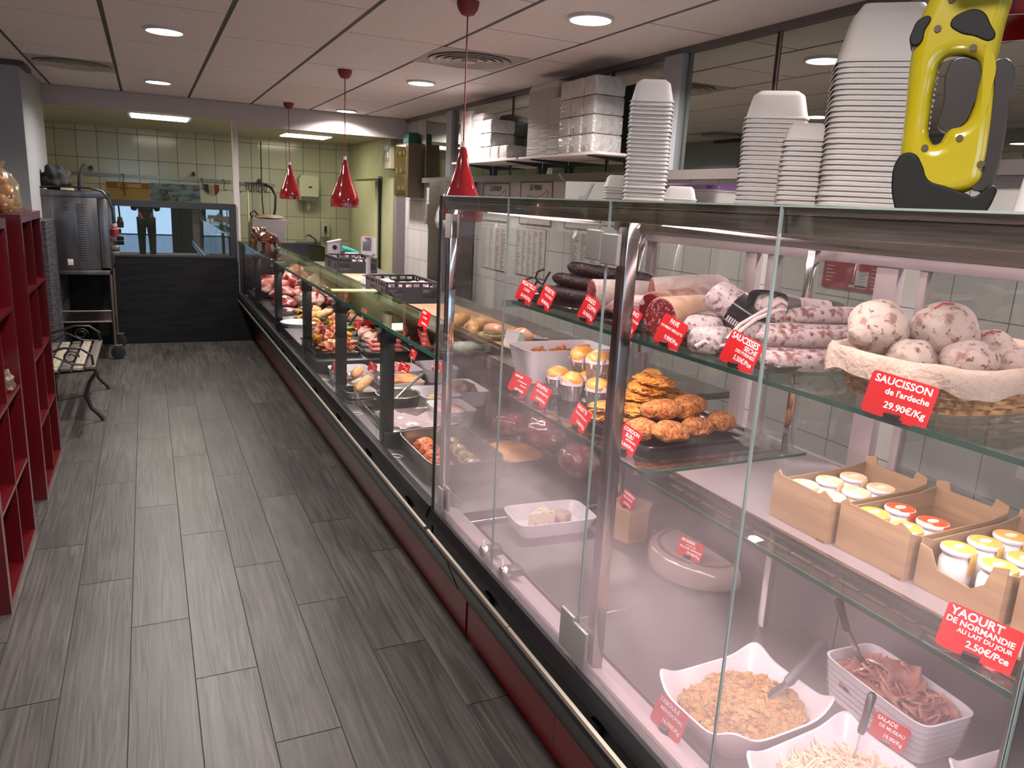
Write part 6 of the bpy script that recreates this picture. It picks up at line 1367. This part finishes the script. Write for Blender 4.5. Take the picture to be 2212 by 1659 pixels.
for i, (x, y, r_, lab) in enumerate([(1.58, 3.98, 50, 'pale baguette standing in for a reflected picture, leftmost'), (1.62, 3.80, 38, 'pale baguette standing in for a reflected picture, middle one'), (1.56, 3.74, 66, 'pinkish ham baguette standing in for a reflected picture, nearest the counter')]):  # bread from the same reflected picture, built solid
    solo('baguette', MB().tube([(-.15, 0, .0), (-.13, 0, .0), (-.06, .004, .004), (.04, .0, .004), (.12, 0, 0), (.14, 0, 0)], [.008, .022, .034, .034, .022, .008], 16), bread, lab, 'baguette', (x, y, zb+.034), (0, 0, R(r_)), group='baguettes standing in for a reflected picture', ang=80)
t = thing('knife', 'kitchen knife with a dark purple handle on the wooden board', 'knife', (1.74, 3.42, zb+.016), R(-20))
MB().prism([(-.18, 0), (-.02, -.02), (-.02, .018)], -.001, .001, 'z').build('blade', steel2, t); MB().tube([(-.02, 0, 0), (.03, 0, 0), (.10, 0, 0)], [.010, .014, .012], 12).build('handle', pm('purple_handle', '#2c2436', .4), t)

# ================================================================ LEFT SIDE OF THE SHOP
redsh = pm('red_shelf_lacquer', '#48070c', .25, coat=.2)
def shelfunit(y0, lab):
    t = thing('red_shelf_unit', lab, 'shelf unit', (-.74, y0, 0)); W, H, D = .77, 1.45, .385; th = .04; x0, x1 = -D/2, D/2
    MB().box(x0, x1, 0, th, 0 , H).build('side_panel', redsh, t); MB().box(x0, x1, W-th, W, 0 , H).build('side_panel', redsh, t)
    MB().box(x0, x1, th, W-th, H-th, H).build('top_board', redsh, t); MB().box(x0, x1, th, W-th, .0, th).build('bottom_board', redsh, t)
    MB().box(x0+.001, x1-.002, W/2-.008, W/2+.008, th, H-th).build('divider', redsh, t)
    for k in range(1, 4):
        z_ = th+(H-2*th)*k/4
        MB().box(x0+.001, x1-.002, th, W/2-.008, z_-.008, z_+.008).build('shelf_board', redsh, t); MB().box(x0+.001, x1-.002, W/2+.008, W-th, z_-.008, z_+.008).build('shelf_board', redsh, t)
    MB().box(x0, x0+.004, th, W-th, th, H-th).build('back_panel', pm('dark_red_back', '#4a060a', .5), t)
shelfunit(3.14, 'red open shelf unit nearest the camera at the left edge')
shelfunit(4.35, 'red open shelf unit farther along the left wall, bread bag on top')
bagm = glassm('bread_bag_film', '#ecdfc8', .16, .1, film=.12, fogcol='#d8c8b0')
t = thing('bread_bag', 'clear bag of golden bread rolls on top of the farther red shelf', 'bread bag', (-.66, 4.62, 1.4505))
for i, (dx, dy, dz, s) in enumerate([(0, -.06, .05, 1), (.0, .05, .045, 1), (.02, -.01, .10, .9), (.0, .0, .15, .75)]): MB().blob((dx, dy, dz), (.05*s, .06*s, .045*s), .1, 2, seed=i, sub=3).build('bread_roll', bread, t, ang=80)
MB().loft([[(r_*(1+.22*noise.noise(Vector((math.cos(a)*2.2, math.sin(a)*2.2, z_*16))))*math.cos(a)*.75, r_*(1+.22*noise.noise(Vector((math.cos(a)*2.2, math.sin(a)*2.2, z_*16))))*math.sin(a), z_) for a in [2*PI*i/32 for i in range(32)]] for r_, z_ in ((.10, .001), (.125, .02), (.125, .08), (.10, .14), (.07, .19), (.03, .215), (.05, .25))], cap=False).build('film_bag', bagm, t, ang=70)
solo('small_plastic_bag', MB().blob((0, 0, 0), (.05, .07, .05), .4, 2.6, seed=9, sub=4, flat=.8), bagm, 'small crumpled clear bag in a low compartment of the nearer red shelf', 'plastic bag', (-.60, 3.70, .79), ang=80)
# steel oven on its stand
ovm = pm('oven_steel', '#6f6a69', .3, .9, col2='#5c5857', scale=3, stretch=(6, 1, 1))
t = thing('oven', 'big stainless steel combination oven on a wheeled stand beside the grey pier', 'oven', (-.625, 8.20, 0))
MB().box(-.29, .225, -.25, .48, .845, 1.49, .006).build('housing', ovm, t)
MB().box(.228, .31, -.25, .48, .86, 1.49, .008).build('door', pm('oven_door_steel', '#7a7473', .25, .9), t)
MB().box(-.30, .30, -.262, .49, 1.49, 1.545, .004).build('top_band', ovm, t); MB().box(.30, .33, -.262, -.20, 1.49, 1.54, .004).build('corner_cap', blackp, t)
MB().box(-.29, .29, -.256, .48, .80, .842, .004).build('base_band', ovm, t)
dk_ = pm('vent_shadow', '#181616', .6)
for k in range(25): MB().box(.055, .115, -.2535, -.2495, .93+.0205*k, .940+.0205*k, .0015, 1).build('side_vent', dk_, t)
for k in range(4): MB().box(-.055, .0, -.2535, -.2495, 1.375+.0205*k, 1.384+.0205*k, .0015, 1).build('side_vent', dk_, t)
b = MB()
for k in range(26): b.blob((-.13, -.251, .93+.0205*k), (.003, .003, .004), 0, sub=1)
b.build('rivet_row', steel2, t)
MB().box(-.045, -.0, -.2545, -.2495, .885, .94, .002).box(-.04, -.01, -.258, -.2545, .89, .915).build('rating_plate', whitep, t)
for z_, l_ in ((1.10, .05), (1.02, .07), (.97, .07)): MB().box(.31, .31+l_, -.20, -.12, z_, z_+.045, .01).build('door_fitting', darksteel, t)
for sx in (-.26, .29):
    for sy in (-.22, .44):
        MB().cyl((sx, sy, .14), (sx, sy, .80), .016, 12).build('stand_leg', darksteel, t)
        q = MB().lathe([(.050, -.016), (.062, -.014), (.062, .014), (.050, .016)], n=28).build('caster', blackp, t, loc=(sx+.02, sy, .062), rot=(R(90), 0, 0))
        MB().lathe([(.052, -.0175), (.040, -.018), (.038, -.0165)], n=28, cap=False).build('wheel_rim', steel2, q)
        MB().box(-.03, .06, -.024, .024, .125, .14, .003).build('caster_plate', darksteel, t, loc=(sx, sy, 0))
for z_ in (.36, .46): MB().cyl((-.26, -.22, z_), (.29, -.22, z_), .010).build('cross_bar', darksteel, t)
MB().box(-.26, .29, -.22, .44, .35, .362).build('lower_shelf', darksteel, t)
t = thing('power_cable', 'black cable with a red industrial plug draped over the oven', 'cable', (-.33, 7.93, 1.0))
MB().tube([(-.52, .02, .56), (-.35, .0, .575), (-.12, .0, .575), (-.02, .0, .55), (.03, -.02, .48), (.05, -.02, .38), (.055, -.02, .27)], .009, 10).build('cable', blackp, t)
MB().lathe([(.022, -.02), (.034, -.015), (.036, .05), (.028, .055), (.022, .09), (.014, .10)], n=20).build('plug', pm('red_plug', '#6e1a20', .4), t, loc=(.055, -.02, .17))
MB().lathe([(.026, .0), (.026, .022)], n=20).build('collar', pm('white_collar', '#8d8580', .4), t, loc=(.055, -.02, .245))
solo('black_cloth', MB().blob((0, 0, 0), (.11, .09, .12), .3, 2, seed=3, sub=4, flat=.75), pm('black_fabric', '#0f0e10', .8), 'crumpled black apron on top of the oven', 'cloth', (-.72, 8.10, 1.636), ang=80)
solo('tool_handle', MB().tube([(0, 0, 0), (.0, 0, .12), (.03, 0, .22), (.05, 0, .24)], [.03, .022, .014, .012], 10), pm('dark_rubber', '#1e1c1a', .5), 'dark tool leaning up on the oven beside the black apron', 'tool', (-.53, 8.12, 1.546))
solo('small_box', MB().box(-.05, .05, -.03, .03, 0, .035, .003), wp2, 'small white box on the oven edge', 'box', (-.63, 7.985, 1.546))
# park bench with cast iron scrolls
iron = pm('cast_iron', '#1d1815', .45, .4)
sl1 = pm('weathered_slat_pale', '#877e6c', .6, col2='#746b5a', scale=6, stretch=(20, 1, 1)); sl2 = pm('weathered_slat_dark', '#4a4238', .6, col2='#3a332b', scale=6, stretch=(20, 1, 1))
t = thing('bench', 'small wood and cast iron park bench facing the counter on the left', 'bench', (-.62, 6.30, 0)); t.scale = (1, 1, .93)
for i in range(6):
    x = .215-.075*i; lc = [sl2, sl1, sl2, sl1, sl2, sl1][i]
    MB().box(x-.028, x+.028, -.52, .52, .405-.004*i, .427-.004*i, .004).build('seat_slat', lc, t)
for i in range(4): MB().box(-.25-.012*i, -.232-.012*i, -.52, .52, .47+.085*i, .53+.085*i, .003).build('back_slat', sl2 if i % 2 else sl1, t)
for sy in (-.47, .47):
    b = MB()
    b.tube([(.235, sy, .40), (.245, sy, .37), (.20, sy, .30), (.17, sy, .20), (.20, sy, .10), (.25, sy, .04), (.27, sy, .008)], [.011, .012, .013, .014, .014, .016, .018], 8)
    b.tube([(-.20, sy, .38), (-.19, sy, .25), (-.22, sy, .12), (-.27, sy, .01)], .013, 8); b.tube([(.24, sy, .395), (.0, sy, .375), (-.24, sy, .40), (-.27, sy, .60), (-.30, sy, .82)], .011, 8)
    b.tube([(.17, sy, .20), (.0, sy, .17), (-.21, sy, .20)], .006, 6); b.tube([(.0, sy, .17), (.0, sy, .38)], .006, 6)
    b.build('cast_side', iron, t)
    b = MB(); b.tube([(.23, sy, .43), (.225, sy, .50), (.16, sy, .555), (.06, sy, .56), (-.05, sy, .52), (-.14, sy, .49), (-.24, sy, .50)], .009, 8)
    b.tube([(.10+.05*math.cos(a)*(1-a/14), sy, .49+.05*math.sin(a)*(1-a/14)) for a in [k*.45 for k in range(20)]], .006, 6)
    b.tube([(.19, sy, .43), (.10, sy, .44), (.0, sy, .50), (-.08, sy, .44), (-.18, sy, .43)], .007, 6); b.build('armrest', iron, t)

# ================================================================ THE PERSON TAKING THE PICTURE (seen only in reflections)
def skinned(name, verts, edges, radii, mat_, parent=None, root=0, lev=2):
    me = bpy.data.meshes.new(name); me.from_pydata(verts, edges, [])
    o = bpy.data.objects.new(name, me); C.objects.link(o)
    o.modifiers.new('skin', 'SKIN'); sv = me.skin_vertices[0].data
    for i, r_ in enumerate(radii): sv[i].radius = r_ if isinstance(r_, tuple) else (r_, r_)
    sv[root].use_root = True
    sb = o.modifiers.new('sub', 'SUBSURF'); sb.levels = sb.render_levels = lev
    dg = bpy.context.evaluated_depsgraph_get(); m2 = bpy.data.meshes.new_from_object(o.evaluated_get(dg))
    bpy.data.objects.remove(o); m2.name = name; m2.materials.clear(); m2.materials.append(mat_); m2.shade_smooth()
    q = bpy.data.objects.new(name, m2); C.objects.link(q)
    if parent: q.parent = parent
    return q
skin_m = pm('skin_tone', '#a8765e', .5); denim = pm('dark_jeans', '#1d222c', .8); coat_m = pm('dark_coat', '#24211f', .8); shoe = pm('red_shoe', '#8c1a1c', .5); hair = pm('brown_hair', '#2c1d14', .7)
V = [(0, 0, .95), (0, 0, 1.15), (0, 0, 1.36), (0, .01, 1.46), (0, .02, 1.56), (0, .03, 1.66), (0, .03, 1.72),
     (-.09, 0, .90), (-.10, .01, .52), (-.10, -.01, .10), (.09, 0, .90), (.10, .01, .52), (.10, -.01, .10),
     (-.18, 0, 1.40), (-.23, .05, 1.13), (-.08, .27, 1.40), (-.075, .31, 1.46), (.18, 0, 1.40), (.23, .05, 1.13), (.08, .27, 1.40), (.075, .31, 1.46)]
E_ = [(0, 1), (1, 2), (2, 3), (3, 4), (4, 5), (5, 6), (0, 7), (7, 8), (8, 9), (0, 10), (10, 11), (11, 12), (2, 13), (13, 14), (14, 15), (15, 16), (2, 17), (17, 18), (18, 19), (19, 20)]
RR = [(.15, .11), (.13, .10), (.15, .11), (.06, .06), (.07, .08), (.082, .095), (.06, .07), .095, .065, .045, .095, .065, .045, .065, .048, .032, .028, .065, .048, .032, .028]
person = skinned('person', V, E_, RR, skin_m)
person.location = (-.02, -.42, 0); tag(person, 'person in a dark coat, jeans and red shoes holding up a phone, behind the camera', 'person')
def grow(k): return [tuple(a+k for a in r_) if isinstance(r_, tuple) else r_+k for r_ in k_]
k_ = [RR[i] for i in (0, 7, 8, 9, 10, 11, 12)]
skinned('trousers', [V[i] for i in (0, 7, 8, 9, 10, 11, 12)], [(0, 1), (1, 2), (2, 3), (0, 4), (4, 5), (5, 6)], grow(.014), denim, person)
k_ = [RR[i] for i in (0, 1, 2, 13, 14, 15, 17, 18, 19)]
skinned('coat', [(0, 0, .88)]+[V[i] for i in (1, 2, 13, 14, 15, 17, 18, 19)], [(0, 1), (1, 2), (2, 3), (3, 4), (4, 5), (2, 6), (6, 7), (7, 8)], grow(.018), coat_m, person)
MB().blob((0, .0, 1.69), (.10, .115, .11), .05, 2, sub=3).build('hair', hair, person)
for s_ in (-1, 1):
    MB().blob((.10*s_, .05, .05), (.052, .145, .05), .03, 1, sub=3, flat=.95).build('shoe', shoe, person)
    for k in range(4): MB().tube([(.07*s_-.012*s_*k*.2, .32+.004*k, 1.455+.02*k), (.05*s_, .355, 1.46+.021*k), (.03*s_, .36, 1.463+.021*k)], [.009, .008, .007], 8).build('finger', skin_m, person)
    MB().tube([(.075*s_, .31, 1.50), (.055*s_, .335, 1.53), (.045*s_, .345, 1.545)], [.011, .010, .008], 8).build('thumb', skin_m, person)
    MB().blob((.032*s_, .128, 1.665), (.012, .008, .008), 0, sub=2).build('eye', pm('eye_white', '#c9c3bc', .2), person)
MB().blob((0, .135, 1.635), (.014, .022, .022), .05, 2, sub=2).build('nose', skin_m, person); MB().blob((0, .125, 1.595), (.026, .008, .007), 0, sub=2).build('mouth', pm('lips', '#8a4a44', .4), person)
solo('phone', MB().box(-.078, .078, -.004, .004, -.037, .037, .003), blackm, 'black phone held up sideways by the person', 'phone', (-.02, -.06, 1.515))
